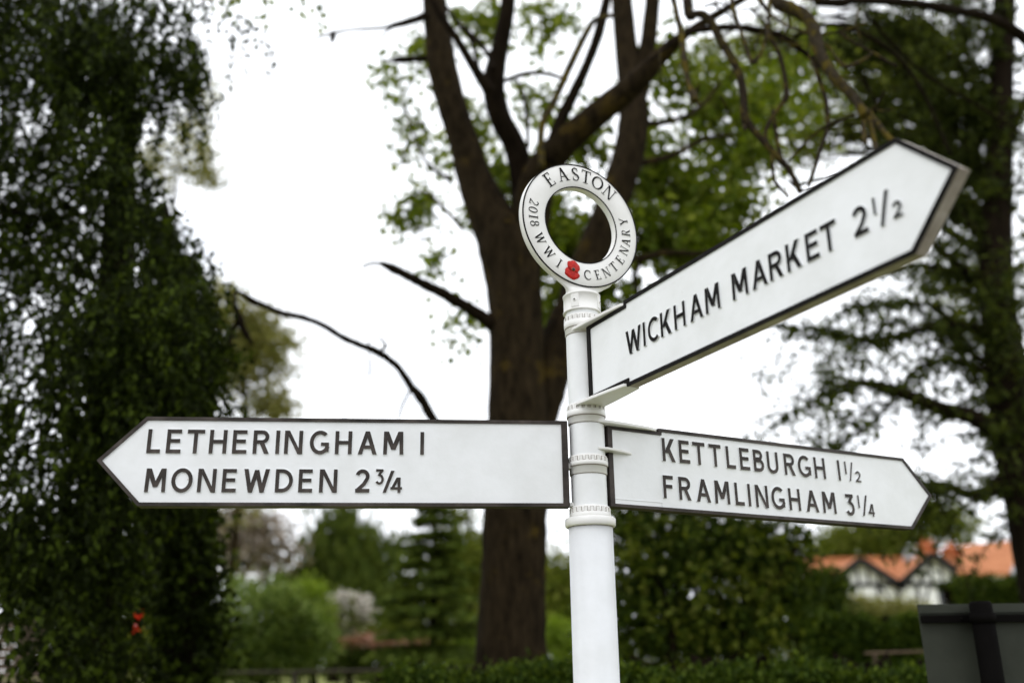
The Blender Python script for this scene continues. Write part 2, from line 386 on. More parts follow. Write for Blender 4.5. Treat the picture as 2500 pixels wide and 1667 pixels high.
def branches_to(mb, trunk_pts, targets, r0, seg=5, wob=0.12):
    T = np.array(trunk_pts)
    for c in targets:
        d = np.linalg.norm(T - c, axis=1) + np.maximum(0, T[:, 2] - c[2] + 0.15) * 2
        a = T[d.argmin()]; l = np.linalg.norm(c - a)
        p1 = a + (c - a) * 0.35 + np.array([0, 0, 0.10 * l]) + rng.normal(size=3) * wob * l * 0.4
        p2 = a + (c - a) * 0.7 + np.array([0, 0, 0.08 * l]) + rng.normal(size=3) * wob * l * 0.5
        mb.tube([a, p1, p2, c], [r0, r0 * 0.7, r0 * 0.45, r0 * 0.15], seg, 0, 0.08, 3, False)
def dense(pts, k=12):
    pts = np.array(pts); o = []
    for a, b in zip(pts[:-1], pts[1:]):
        for t in np.linspace(0, 1, k, endpoint=False): o.append(a + (b - a) * t)
    o.append(pts[-1]); return np.array(o)
def simple_tree(name, label, cat, px, Y, ytop, blobs, n, per, sig, L, Wd, mat, rt, bark='bark_dark', group=None, droop=0.3, nb=14, flat=1.0, part='crown', shell=0.3):
    x = at(px, 1631, Y)[0]; gz = float(ground_z(x, Y)); top = at(px, ytop, Y)[2]
    root = empty(name, (x, Y, gz), label, cat, group)
    tp = [np.array([x, Y, gz - 0.1]), np.array([x + 0.02 * Y * 0.2, Y, gz + (top - gz) * 0.5]), np.array([x, Y, top])]
    tb = MB(); tb.tube(tp, [rt * 1.2, rt * 0.75, rt * 0.15], 8, 0, 0.06, 4)
    o, Cs = foliage(part, root, blobs, n, per, sig, L, Wd, M[mat], droop, 'quad', shell, flat)
    branches_to(tb, dense(tp), Cs[rng.permutation(len(Cs))[:nb]], rt * 0.35)
    tb.build('trunk', M[bark], root)
    return root
def shrub(name, label, cat, px, Y, blobs, n, per, sig, L, Wd, mat, ns=9, group=None, droop=0.0, extra=None, part='foliage', limbs=()):
    x = at(px, 1631, Y)[0]; gz = float(ground_z(x, Y))
    root = empty(name, (x, Y, gz), label, cat, group)
    o, Cs = foliage(part, root, blobs, n, per, sig, L, Wd, M[mat], droop, 'quad', 0.15)
    sb = MB()
    for c in Cs[rng.permutation(len(Cs))[:ns]]:
        b0 = np.array([x, Y, gz - 0.05]) + rng.normal(size=3) * np.array([0.12, 0.12, 0])
        sb.tube([b0, b0 * 0.5 + c * 0.5 + rng.normal(size=3) * 0.06, c], [0.03, 0.018, 0.006], 5, 0, 0.05, 3, False)
    sb.build('stem', M['bark_dark'], root)
    for pts in limbs:
        lb = MB(); lb.tube([at(q[0], q[1], Y - 0.25) for q in pts], [q[2] * 0.5 * mpp(Y) for q in pts], 7, 0, 0.06, 4); lb.build('limb', M['bark_dark'], root)
    if extra:
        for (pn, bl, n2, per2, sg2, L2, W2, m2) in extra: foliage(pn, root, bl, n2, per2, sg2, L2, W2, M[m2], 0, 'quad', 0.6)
    return root

# ------------------------------------------------------------------ house beyond the gardens
def make_house():
    Y0 = 48.0
    def q(px, py, Y=Y0): return at(px, py, Y)
    gz = float(ground_z(0, Y0))
    x0 = q(2010, 1450)[0]; x1 = q(2640, 1450)[0]
    yf = Y0; yb = Y0 + 6.0; ym = (yf + yb) / 2
    ze = q(2183, 1436)[2]; zr = at(2200, 1360, ym)[2] - 0.2
    root = empty('timber_framed_house', ((x0 + x1) / 2, ym, gz), 'black and white timber framed house with orange tiled roof beyond the hedges', 'house')
    b = MB()
    b.box((x0, yf, gz - 0.3), (x1, yb, ze))
    # end gables of the main block
    for x in (x0, x1 - 0.2):
        b.add([(x, yf, ze), (x, yb, ze), (x, ym, zr - 0.05), (x + 0.2, yf, ze), (x + 0.2, yb, ze), (x + 0.2, ym, zr - 0.05)],
              [(0, 2, 1), (3, 4, 5), (0, 3, 5, 2), (1, 2, 5, 4)])
    gables = []
    for apx, apy, half in ((2094, 1366, 90), (2270, 1353, 92)):
        a = q(apx, apy, yf - 0.5); hw = half * mpp(yf) * 1.0
        gables.append((a[0], a[2], hw))
    for gx, gzt, hw in gables:
        yg = yf - 0.5
        b.add([(gx - hw + 0.12, yg, gz - 0.3), (gx + hw - 0.12, yg, gz - 0.3), (gx + hw - 0.12, yg, ze - 0.05), (gx, yg, gzt - 0.12), (gx - hw + 0.12, yg, ze - 0.05),
               (gx - hw + 0.12, ym, gz - 0.3), (gx + hw - 0.12, ym, gz - 0.3), (gx + hw - 0.12, ym, ze - 0.05), (gx, ym, gzt - 0.12), (gx - hw + 0.12, ym, ze - 0.05)],
              [(0, 1, 2, 3, 4), (0, 4, 9, 5), (1, 6, 7, 2)])
    b.build('wall', M['render_white'], root)
    r = MB()
    def slab(p, n=0.12):
        v = [tuple(a) for a in p] + [(a[0], a[1], a[2] + n) for a in p]; k = len(p)
        r.add(v, [tuple(range(k))[::-1], tuple(range(k, 2 * k))] + [(i, (i + 1) % k, k + (i + 1) % k, k + i) for i in range(k)])
    eo = 0.35
    slab([(x0 - 0.3, yf - eo, ze - 0.25), (x1 + 0.3, yf - eo, ze - 0.25), (x1 + 0.3, ym, zr), (x0 - 0.3, ym, zr)])
    slab([(x0 - 0.3, ym, zr), (x1 + 0.3, ym, zr), (x1 + 0.3, yb + eo, ze - 0.25), (x0 - 0.3, yb + eo, ze - 0.25)])
    for gx, gzt, hw in gables:
        yg = yf - 0.85
        slab([(gx - hw, yg, ze - 0.02), (gx, yg, gzt), (gx, ym, gzt), (gx - hw, ym, ze - 0.02)])
        slab([(gx, yg, gzt), (gx + hw, yg, ze - 0.02), (gx + hw, ym, ze - 0.02), (gx, ym, gzt)])
    rf = r.build('roof', M['tile'], root)
    rb = MB(); rb.box((x0 - 0.3, ym - 0.14, zr + 0.1), (x1 + 0.3, ym + 0.14, zr + 0.24)); rb.build('ridge_tile', M['tile'], rf)
    # taller range at the right hand end
    wl_, wr_ = at(2338, 1402, yf - 1.2), at(2468, 1404, yf - 1.2)
    tl_, tr_ = at(2352, 1337, ym), at(2502, 1321, ym)
    w = MB(); th_ = 0.14
    q4 = [wl_, wr_, tr_, tl_]
    w.add([tuple(a) for a in q4] + [(a[0], a[1], a[2] + th_) for a in q4], [(3, 2, 1, 0), (4, 5, 6, 7), (0, 1, 5, 4), (1, 2, 6, 5), (2, 3, 7, 6), (3, 0, 4, 7)])
    bk = [tl_, tr_, np.array([wr_[0], yb + 1, wr_[2]]), np.array([wl_[0], yb + 1, wl_[2]])]
    w.add([tuple(a) for a in bk] + [(a[0], a[1], a[2] + th_) for a in bk], [(3, 2, 1, 0), (4, 5, 6, 7), (0, 1, 5, 4), (1, 2, 6, 5), (2, 3, 7, 6), (3, 0, 4, 7)])
    w.build('wing_roof', M['tile'], root)
    vb = MB(); d0 = np.array([0.16, 0, 0]); e4 = [wr_ + d0 * 0.05, wr_ + d0, tr_ + d0, tr_ + d0 * 0.05]
    vb.add([(a[0], a[1], a[2] - 0.12) for a in e4] + [(a[0], a[1], a[2] + 0.17) for a in e4], [(3, 2, 1, 0), (4, 5, 6, 7), (0, 1, 5, 4), (1, 2, 6, 5), (2, 3, 7, 6), (3, 0, 4, 7)])
    vb.build('bargeboard', M['lead'], root)
    bw = MB(); bw.box((wl_[0] + 0.2, yf - 0.9, gz - 0.3), (wr_[0] - 0.1, yb + 0.8, wl_[2] - 0.05))
    bw.add([(wr_[0] - 0.1, yf - 0.9, wr_[2] - 0.05), (wr_[0] - 0.1, yb + 0.8, wr_[2] - 0.05), (tr_[0] - 0.1, ym, tr_[2] - 0.05)], [(0, 1, 2)])
    bw.box((wr_[0] - 0.098, yf + 1.2, gz - 0.3), (wr_[0] + 6, yb, ze - 0.2))
    bw.build('wing_wall', M['render_white'], root)
    def beam(p, qv, wd, mat='timber', name='timber', par=None, th=0.06, y=None):
        p = np.array(p, float); qv = np.array(qv, float); d = qv - p; l = np.linalg.norm(d); d /= l; nn = np.array([-d[2], d[1], d[0]]) * wd * (0.5 if name == 'bargeboard' else 0.72)
        v = [p + nn, p - nn, qv - nn, qv + nn]
        mb = MB(); mb.add([tuple(a) for a in v] + [(a[0], a[1] - th, a[2]) for a in v], [(0, 1, 2, 3), (7, 6, 5, 4), (0, 4, 5, 1), (1, 5, 6, 2), (2, 6, 7, 3), (3, 7, 4, 0)])
        return mb.build(name, M[mat], par or root)
    for gi, (gx, gzt, hw) in enumerate(gables):
        yg = yf - 0.86
        for sgn in (-1, 1):      # deep dark bargeboards
            beam((gx, yg, gzt - 0.02), (gx + sgn * hw * 1.02, yg, ze - 0.06), 0.34, 'timber', 'bargeboard')
        y2 = yf - 0.5
        slope = (gzt - ze) / hw
        zc = ze + 0.15
        beam((gx - hw + 0.3, y2, zc), (gx + hw - 0.3, y2, zc), 0.13)
        for t in (-0.55, -0.3, -0.05, 0.2, 0.45):
            xx = gx + hw * t; zt = gzt - abs(xx - gx) * slope - 0.2
            if zt > zc + 0.1: beam((xx, y2, zc), (xx, y2, zt), 0.07)
        for t in (-0.9, -0.42, 0.40, 0.88):
            beam((gx + hw * t, y2, ze - 1.2), (gx + hw * t, y2, zc), 0.10)
        beam((gx - hw * 0.38, y2, ze - 1.15), (gx - hw * 0.12, y2, zc), 0.07)
        beam((gx + hw * 0.82, y2, ze - 1.15), (gx + hw * 0.45, y2, zc), 0.07)
        beam((gx - hw + 0.1, y2, ze - 1.2), (gx + hw - 0.1, y2, ze - 1.2), 0.12)
        wx0, wx1 = gx - hw * 0.82, gx - hw * 0.46
        if gi == 1: wx0, wx1 = gx + hw * 0.02, gx + hw * 0.36
        fr = MB(); fr.box((wx0, y2 - 0.05, ze - 0.95), (wx1, y2 - 0.002, ze + 0.0)); fo = fr.build('window', M['frame_white'], root)
        mid = (wx0 + wx1) / 2
        for xa, xb in ((wx0 + 0.05, mid - 0.03), (mid + 0.03, wx1 - 0.05)):
            pn = MB(); pn.box((xa, y2 - 0.06, ze - 0.88), (xb, y2 - 0.052, ze - 0.07)); pn.build('pane', M['glass'], fo)
    xm = (gables[0][0] + gables[1][0]) / 2
    beam((xm, yf - 0.02, ze - 1.2), (xm, yf - 0.02, ze - 0.1), 0.28)
    for t in (0.35, 0.6):
        beam((xm + t, yf - 0.02, ze - 1.2), (xm + t, yf - 0.02, ze - 0.1), 0.09)
    fl = MB(); p = q(2235, 1362, ym - 1.6); fl.box((p[0] - 0.5, p[1] - 0.3, p[2] - 0.1), (p[0] + 0.5, p[1] + 0.3, p[2] + 0.12)); fl.build('roof_light', M['lead'], root)
    for cx, cy, wd in ((2262, 1322, 0.62), (2322, 1330, 0.85)):
        p = at(cx, cy, ym + 0.3)
        c = MB(); c.box((p[0] - wd / 2, p[1] - 0.4, zr - 0.8), (p[0] + wd / 2, p[1] + 0.4, p[2] - 0.30))
        co = c.build('chimney', M['brick'], root)
        c2 = MB(); c2.box((p[0] - wd / 2 - 0.07, p[1] - 0.47, p[2] - 0.298), (p[0] + wd / 2 + 0.07, p[1] + 0.47, p[2] - 0.16)); c2.build('chimney_cap', M['brick'], co)
        for dx in (-0.15, 0.15):
            c3 = MB(); c3.lathe([(0.0, p[2] + 0.12), (0.09, p[2] + 0.12), (0.11, p[2] - 0.16)], 10, 0, (p[0] + dx, p[1])); c3.build('chimney_pot', M['brick'], co)
make_house()

# ------------------------------------------------------------------ far trees and garden planting
B = blob
simple_tree('broadleaf_tree', 'tall pale olive tree left of the bare branch, above the long white arm', 'tree', 540, 24, 760,
    [(*B(590, 790, 75, 75, 24), 0.6), (*B(650, 850, 80, 90, 24), 0.9), (*B(560, 900, 90, 90, 24), 0.8), (*B(655, 985, 70, 40, 24), 0.4), (*B(535, 740, 50, 60, 24), 0.3), (*B(560, 1150, 120, 120, 24), 0.6)],
    8500, 16, 0.20, 0.16, 0.10, 'leaf_pale', 0.13, 'bark', nb=26)
simple_tree('broadleaf_tree', 'faint pale green tree top beside the dark hanging leaves in the white sky', 'tree', 300, 20, 330,
    [(*B(470, 340, 60, 100, 20), 0.7), (*B(500, 420, 50, 50, 20), 0.3), (*B(500, 220, 60, 60, 20), 0.2), (*B(380, 400, 70, 60, 20), 0.5)], 1500, 8, 0.15, 0.14, 0.10, 'leaf_pale', 0.08, 'bark', nb=6)
simple_tree('broadleaf_tree', 'loose bright olive tree half hidden behind the dark evergreen', 'tree', 2620, 17, 60,
    [(*B(1760, 170, 110, 110, 17), 0.8), (*B(1900, 120, 130, 120, 17), 1.0), (*B(2060, 250, 140, 150, 17), 1.2), (*B(2230, 160, 130, 160, 17), 1.0), (*B(1930, 330, 110, 90, 17), 0.8), (*B(2240, 450, 140, 150, 17), 0.9), (*B(2350, 700, 110, 150, 17), 0.6)], 7000, 9, 0.17, 0.16, 0.10, 'leaf_mid', 0.2, nb=110)
simple_tree('broadleaf_tree', 'dark tree standing behind the layered conifer', 'tree', 1010, 46, 1400,
    [(*B(1010, 1500, 110, 90, 46), 1.2), (*B(900, 1510, 80, 80, 46), 0.8), (*B(1140, 1510, 80, 80, 46), 0.8)], 7000, 30, 0.4, 0.30, 0.20, 'leaf_mid', 0.25)
simple_tree('russet_tree', 'thin russet and pale tree in the gap just under the long white arm', 'tree', 630, 30, 1235,
    [(*B(625, 1330, 105, 80, 30), 1.0), (*B(560, 1300, 60, 70, 30), 0.5)], 2600, 12, 0.28, 0.22, 0.15, 'leaf_russet', 0.12, nb=22)
simple_tree('weeping_tree', 'broad weeping tree with hanging grey green foliage left of the conifer', 'tree', 815, 32, 1000,
    [(*B(815, 1430, 130, 85, 32), 1.6), (*B(830, 1310, 80, 75, 32), 0.35), (*B(930, 1350, 60, 55, 32), 0.15), (*B(800, 1180, 90, 90, 32), 0.12)],
    12000, 30, 0.32, 0.42, 0.10, 'leaf_weep', 0.22, droop=2.2, nb=24)
simple_tree('broadleaf_tree', 'rounded olive green tree between the conifer and the big trunk', 'tree', 1140, 36, 1180,
    [(*B(1140, 1380, 75, 85, 36), 1.3), (*B(1090, 1260, 60, 50, 36), 0.12)], 6500, 28, 0.3, 0.20, 0.14, 'leaf_mid', 0.18)
simple_tree('broadleaf_tree', 'dark olive tree rising behind the orange roof of the house', 'tree', 2130, 62, 1240,
    [(*B(2110, 1320, 110, 45, 62), 1.0), (*B(2215, 1275, 90, 60, 62), 1.0), (*B(2010, 1380, 50, 50, 62), 0.5), (*B(2330, 1290, 60, 45, 62), 0.3)], 9000, 30, 0.5, 0.36, 0.26, 'leaf_mid', 0.3)
for k, (px, py, rx, ry, lab) in enumerate([(250, 1420, 230, 160, 'dense far tree behind the hanging leaves at the left edge'), (1365, 1440, 60, 90, 'small dark tree seen between the big trunk and the white post')]):
    simple_tree('broadleaf_tree', lab, 'tree', px, 20 + 3 * k, py - ry, [(*B(px, py, rx, ry, 20 + 3 * k), 1)], 9000 if k == 0 else 3200, 30, 0.25, 0.16, 0.11, 'leaf_hazel' if k == 0 else 'leaf_mid', 0.15)

def conifer():
    Y = 18.0; x = at(1055, 1631, Y)[0]; gz = float(ground_z(x, Y)); top = at(1055, 1225, Y)[2]
    root = empty('conifer', (x, Y, gz), 'young conifer with flat layered boughs just left of the big trunk', 'tree')
    t = MB(); t.tube([(x, Y, gz - 0.1), (x, Y, (gz + top) / 2), (x, Y, top)], [0.09, 0.06, 0.012], 8, 0, 0.05)
    P = []; D = []
    z = top - 0.12; k = 0
    while z > gz + 0.15:
        fr = (top - z) / (top - gz); reach = 0.20 + 1.22 * fr ** 0.8
        n = 9 + int(4 * fr)
        for i in range(n):
            a = 2 * math.pi * (i + random.random() * 0.6) / n + k; l = reach * random.uniform(0.62, 1.12); zj = z + random.uniform(-0.07, 0.07)
            d = np.array([math.cos(a), math.sin(a), 0.0])
            e = np.array([x, Y, zj]) + d * l + np.array([0, 0, -0.10 * l])
            t.tube([(x, Y, zj), np.array([x, Y, zj]) + d * l * 0.5 + np.array([0, 0, 0.05 * l]), e], [0.018, 0.012, 0.004], 4, 0, 0, 2, False)
            m_ = int(110 + 230 * fr); tt = rng.uniform(0.15, 1.05, m_)[:, None]
            side = np.cross(d, [0, 0, 1]); w_ = rng.normal(size=(m_, 1)) * 0.20 * l * (1.1 - 0.6 * tt)
            pp = np.array([x, Y, zj]) + d * l * tt + side * w_ + np.array([0, 0, 1]) * (0.16 * l * tt * (1 - tt) - 0.10 * l * tt ** 2) + rng.normal(size=(m_, 3)) * np.array([0.025, 0.025, 0.020])
            P.append(pp); D.append(unit(d + side * np.sign(w_) * 0.8 + rng.normal(size=(m_, 3)) * 0.25))
        z -= 0.23 + 0.15 * fr; k += 0.7
    P = np.concatenate(P); D = np.concatenate(D); n = len(P)
    Nn = np.tile([0.0, -0.35, 0.8], (n, 1)) + rng.normal(size=(n, 3)) * 0.8
    link_mesh('crown', leaf_mesh('crown', P, D, Nn, rng.uniform(0.08, 0.17, n), rng.uniform(0.04, 0.075, n), M['leaf_conifer']), root)
    t.build('trunk', M['bark_dark'], root)
conifer()
shrub('sage_shrub', 'large rounded grey green shrub above the wooden rail', 'shrub', 640, 17,
    [(*B(610, 1510, 110, 95, 17), 1.2), (*B(720, 1560, 85, 85, 17), 1.0), (*B(540, 1580, 70, 80, 17), 0.7), (*B(640, 1600, 150, 55, 17), 0.8)], 20000, 20, 0.10, 0.085, 0.05, 'leaf_sage', 14,
    extra=[('shade_tinted_foliage', [(*B(640, 1590, 160, 55, 16.6), 1.0), (*B(700, 1540, 60, 60, 16.6), 0.4)], 3000, 12, 0.10, 0.09, 0.055, 'leaf_hazel')])  # darker low leaves, shade put into their colour
shrub('lime_shrub', 'bright yellow green shrub touching the grey green one and the white blossom', 'shrub', 765, 19,
    [(*B(765, 1500, 42, 75, 19), 1.0), (*B(745, 1450, 25, 35, 19), 0.3)], 4200, 24, 0.09, 0.09, 0.05, 'leaf_lime', 9)
shrub('lime_shrub', 'small bright lime bush low behind the hanging leaves near the red blooms', 'shrub', 375, 19,
    [(*B(375, 1462, 55, 28, 19), 1.0), (*B(385, 1530, 50, 60, 19), 0.6)], 3000, 24, 0.09, 0.09, 0.05, 'leaf_lime', 7)
shrub('lime_shrub', 'low lime bush on the lawn between big trunk and white post', 'shrub', 1362, 21,
    [(*B(1362, 1552, 45, 35, 21), 1.0), (*B(1160, 1590, 60, 45, 21), 0.9)], 5200, 24, 0.10, 0.09, 0.05, 'leaf_lime', 7)
shrub('flowering_shrub', 'shrub covered in creamy white blossom left of the conifer', 'flowering shrub', 850, 21,
    [(*B(850, 1520, 60, 70, 21), 1.0)], 2000, 20, 0.10, 0.09, 0.05, 'leaf_mid', 8,
    extra=[('blossom', [(*B(818, 1482, 32, 26, 21), 0.8), (*B(880, 1485, 34, 30, 21), 0.9), (*B(848, 1470, 32, 20, 21), 0.6), (*B(838, 1530, 26, 40, 21), 0.7), (*B(866, 1560, 30, 25, 21), 0.3)], 3000, 10, 0.055, 0.08, 0.07, 'petal_white')])
shrub('flower_bed', 'low bed of pink and coral flowers at the foot of the white blossom', 'flower bed', 920, 20,
    [(*B(930, 1600, 110, 30, 20), 1.0), (*B(860, 1600, 50, 40, 20), 0.8)], 3600, 20, 0.09, 0.08, 0.05, 'leaf_hazel', 10,
    extra=[('blossom', [(*B(940, 1562, 90, 10, 20), 1.0), (*B(865, 1575, 45, 18, 20), 0.5)], 900, 8, 0.06, 0.065, 0.06, 'petal_pink')])
shrub('red_flower', 'bright red flower spike showing through the dark leaves near bottom left', 'flower', 340, 14,
    [(*B(340, 1580, 18, 45, 14), 1.0)], 300, 12, 0.05, 0.09, 0.05, 'leaf_mid', 4,
    extra=[('blossom', [(*B(345, 1508, 8, 14, 14), 1.0), (*B(336, 1532, 8, 12, 14), 0.5)], 220, 8, 0.02, 0.045, 0.035, 'petal_red')])
shrub('pale_shrub', 'pale yellow green shrubs against the foot of the timber house', 'shrub', 2130, 34,
    [(*B(2090, 1482, 60, 22, 34), 1.0), (*B(2200, 1492, 60, 20, 34), 1.0), (*B(1985, 1430, 25, 35, 34), 0.4), (*B(2140, 1530, 120, 40, 34), 0.8)], 7000, 20, 0.15, 0.14, 0.09, 'leaf_pale', 10)
shrub('sapling', 'dark leafy sapling in front of the left gable of the house', 'sapling', 2030, 13,
    [(*B(2010, 1470, 55, 60, 13), 1.0), (*B(2035, 1425, 22, 30, 13), 0.3), (*B(1960, 1520, 60, 60, 13), 0.9), (*B(1930, 1420, 40, 60, 13), 0.5)], 5200, 22, 0.08, 0.085, 0.055, 'leaf_hazel', 10)
shrub('tall_shrub', 'dark bushy shrub with leaning stems below the lower right arm', 'shrub', 1790, 9.5,
    [(*B(1620, 1370, 130, 120, 9.5), 1.2), (*B(1790, 1330, 110, 85, 9.5), 0.9), (*B(1900, 1430, 75, 110, 9.5), 0.7), (*B(1560, 1500, 100, 90, 9.5), 0.8), (*B(1760, 1520, 170, 90, 9.5), 1.0), (*B(1930, 1320, 50, 45, 9.5), 0.12), (*B(1560, 1265, 80, 40, 9.5), 0.2), (*B(1660, 1250, 90, 40, 9.5), 0.15)],
    12500, 16, 0.10, 0.085, 0.055, 'leaf_hazel', 26,
    extra=[('sun_tinted_foliage', [(*B(1600, 1360, 140, 110, 9.4), 1.0), (*B(1760, 1500, 170, 110, 9.4), 1.6), (*B(1850, 1380, 90, 100, 9.4), 0.8)], 2400, 7, 0.07, 0.08, 0.055, 'leaf_mid')],  # lighter leaf clumps, sunlight put into their colour
    limbs=[[(1770, 1700, 26), (1800, 1560, 22), (1840, 1470, 18), (1910, 1390, 12), (1950, 1330, 7)], [(1800, 1560, 12), (1770, 1470, 10), (1700, 1400, 6)], [(1640, 1700, 18), (1640, 1520, 14), (1600, 1400, 8)]])

def hedge(label, pxa, pxb, ytop, Y, depth, n, Lf, mat, z0=None, bumps=0.05):
    a = at(pxa, ytop, Y); b = at(pxb, ytop, Y); gz = float(ground_z(0, Y))
    root = empty('hedge', ((a[0] + b[0]) / 2, Y, gz), label, 'hedge')
    x = rng.uniform(a[0], b[0], n); t = (x - a[0]) / (b[0] - a[0]); top = a[2] + (b[2] - a[2]) * t + bumps * np.sin(x * 5.1) + bumps * 0.7 * np.sin(x * 11.7 + 1)
    zlo = max(gz, top.min() - 1.0) if z0 is None else z0
    which = rng.random(n)
    y = np.where(which < 0.6, Y + rng.normal(size=n) * 0.05, Y + rng.uniform(0, depth, n))
    z = np.where(which < 0.6, zlo + (top - zlo) * rng.random(n) ** 0.8, top - np.abs(rng.normal(size=n)) * 0.05)
    P = np.stack([x, y, z], 1) + rng.normal(size=(n, 3)) * 0.03
    D = rand_dirs(n, -0.2); D[:, 1] -= 0.4
    link_mesh('foliage', leaf_mesh('foliage', P, D, rand_dirs(n), Lf * rng.uniform(0.6, 1.2, n), Lf * 0.6 * rng.uniform(0.6, 1.2, n), M[mat]), root)
    s = MB()
    k = max(5, int((b[0] - a[0]) / 0.3))
    for i in range(k):
        xx = a[0] + (b[0] - a[0]) * (i + 0.5) / k; tz = a[2] + (b[2] - a[2]) * (i + 0.5) / k
        s.tube([(xx, Y + depth * 0.5, gz - 0.05), (xx + random.uniform(-.08, .08), Y + depth * 0.5, gz + (tz - gz) * 0.5), (xx + random.uniform(-.15, .15), Y + depth * 0.5, tz - 0.06)], [0.03, 0.02, 0.006], 5, 0, 0.05, 2, False)
    # twiggy heart of the hedge
    kk = 2500; xi = rng.uniform(a[0], b[0], kk); zi = zlo - 0.2 + (a[2] - 0.1 - zlo + 0.2) * rng.random(kk)
    P2 = np.stack([xi, Y + depth * 0.5 + rng.normal(size=kk) * 0.05, zi], 1)
    link_mesh('twigs', leaf_mesh('twigs', P2, rand_dirs(kk), rng.normal(size=(kk, 3)) * 0.3 + np.array([0, 1.0, 0]), 0.22, 0.16, M['bark_dark']), root)
    s.build('stem', M['bark_dark'], root)
hedge('low dark hedge running along the bottom edge behind the white post', 940, 2420, 1640, 5.6, 0.5, 38000, 0.042, 'leaf_hedge', bumps=0.022)
hedge('taller clipped hedge under the tiled house beside the grey sign back', 1960, 2520, 1512, 12.5, 0.8, 14000, 0.085, 'leaf_hedge', bumps=0.07)
hedge('long far hedge along the back of the lawn of the garden', 150, 2050, 1552, 44, 2.0, 15000, 0.34, 'leaf_mid', bumps=0.25)
hedge('dark hedge in front of the right half of the timber house', 2325, 2620, 1415, 27, 1.2, 7000, 0.15, 'leaf_hazel', bumps=0.1)

# rail fence along the lawn
def rail_fence():
    Y = 14.0; xa = at(180, 1643, Y)[0]; xb = at(1230, 1628, Y)[0]; gz = float(ground_z(0, Y))
    root = empty('rail_fence', ((xa + xb) / 2, Y, gz), 'low dark wooden rail fence across the pale lawn at the bottom left', 'fence')
    za, zb = at(180, 1644, Y)[2], at(1230, 1629, Y)[2]
    r = MB(); r.tube([(xa, Y, za), ((xa + xb) / 2, Y, (za + zb) / 2 - 0.015), (xb, Y, zb)], [0.024, 0.022, 0.024], 8, 0, 0.06, 6); r.build('rail', M['rail_wood'], root)
    r = MB(); r.tube([(xa, Y, za - 0.42), ((xa + xb) / 2, Y, (za + zb) / 2 - 0.43), (xb, Y, zb - 0.42)], [0.03, 0.03, 0.03], 8, 0, 0.06, 6); r.build('rail', M['rail_wood'], root)
    for px in (260, 717, 1175):
        x = at(px, 1640, Y)[0]; p = MB(); p.tube([(x, Y + 0.07, gz - 0.2), (x, Y + 0.07, za + 0.0)], [0.042, 0.038], 10, 0, 0.05, 1); p.build('post', M['rail_wood'], root)
rail_fence()
def garden_rail():
    Y = 8.2; za = at(2110, 1594, Y); zb = at(2420, 1584, Y); gz = float(ground_z(0, Y))
    root = empty('wooden_rail', ((za[0] + zb[0]) / 2, Y, gz), 'thin pale brown wooden rail between the two hedges beside the grey sign back', 'fence')
    r = MB(); r.tube([za, (za + zb) / 2, zb], [0.012, 0.012, 0.012], 8, 0, 0.05, 4); r.build('rail', M['board_dull'], root)
    for x in (za[0] + 0.1, zb[0] - 0.1):
        p = MB(); p.tube([(x, Y + 0.05, gz - 0.2), (x, Y + 0.05, za[2] + 0.01)], [0.02, 0.018], 8, 0, 0.05, 1); p.build('post', M['board_dull'], root)
garden_rail()
def board_fence():
    Y = 9.0; gz = float(ground_z(0, Y)); k = mpp(Y)
    xa = at(-260, 1570, Y)[0]; xb = at(118, 1570, Y)[0]; z = at(60, 1655, Y)[2]
    root = empty('board_fence', ((xa + xb) / 2, Y, gz), 'weathered brown horizontal board fence at the bottom left corner', 'fence')
    i = 0; zt = at(60, 1512, Y)[2]
    zz = zt
    while zz > gz + 0.05:
        xr = xb - 0.02 * math.sin(i * 1.7) 
        p = MB(); p.box((xa, Y - 0.012 - 0.004 * (i % 2), zz - 0.068), (xr, Y + 0.012, zz - 0.004)); p.build('board', M['old_wood'], root)
        zz -= 0.072; i += 1
    for px in (-100, 60):
        x = at(px, 1600, Y)[0]; p = MB(); p.box((x - 0.05, Y + 0.013, gz - 0.3), (x + 0.05, Y + 0.11, zt + 0.03)); p.build('post', M['rail_wood'], root)
board_fence()

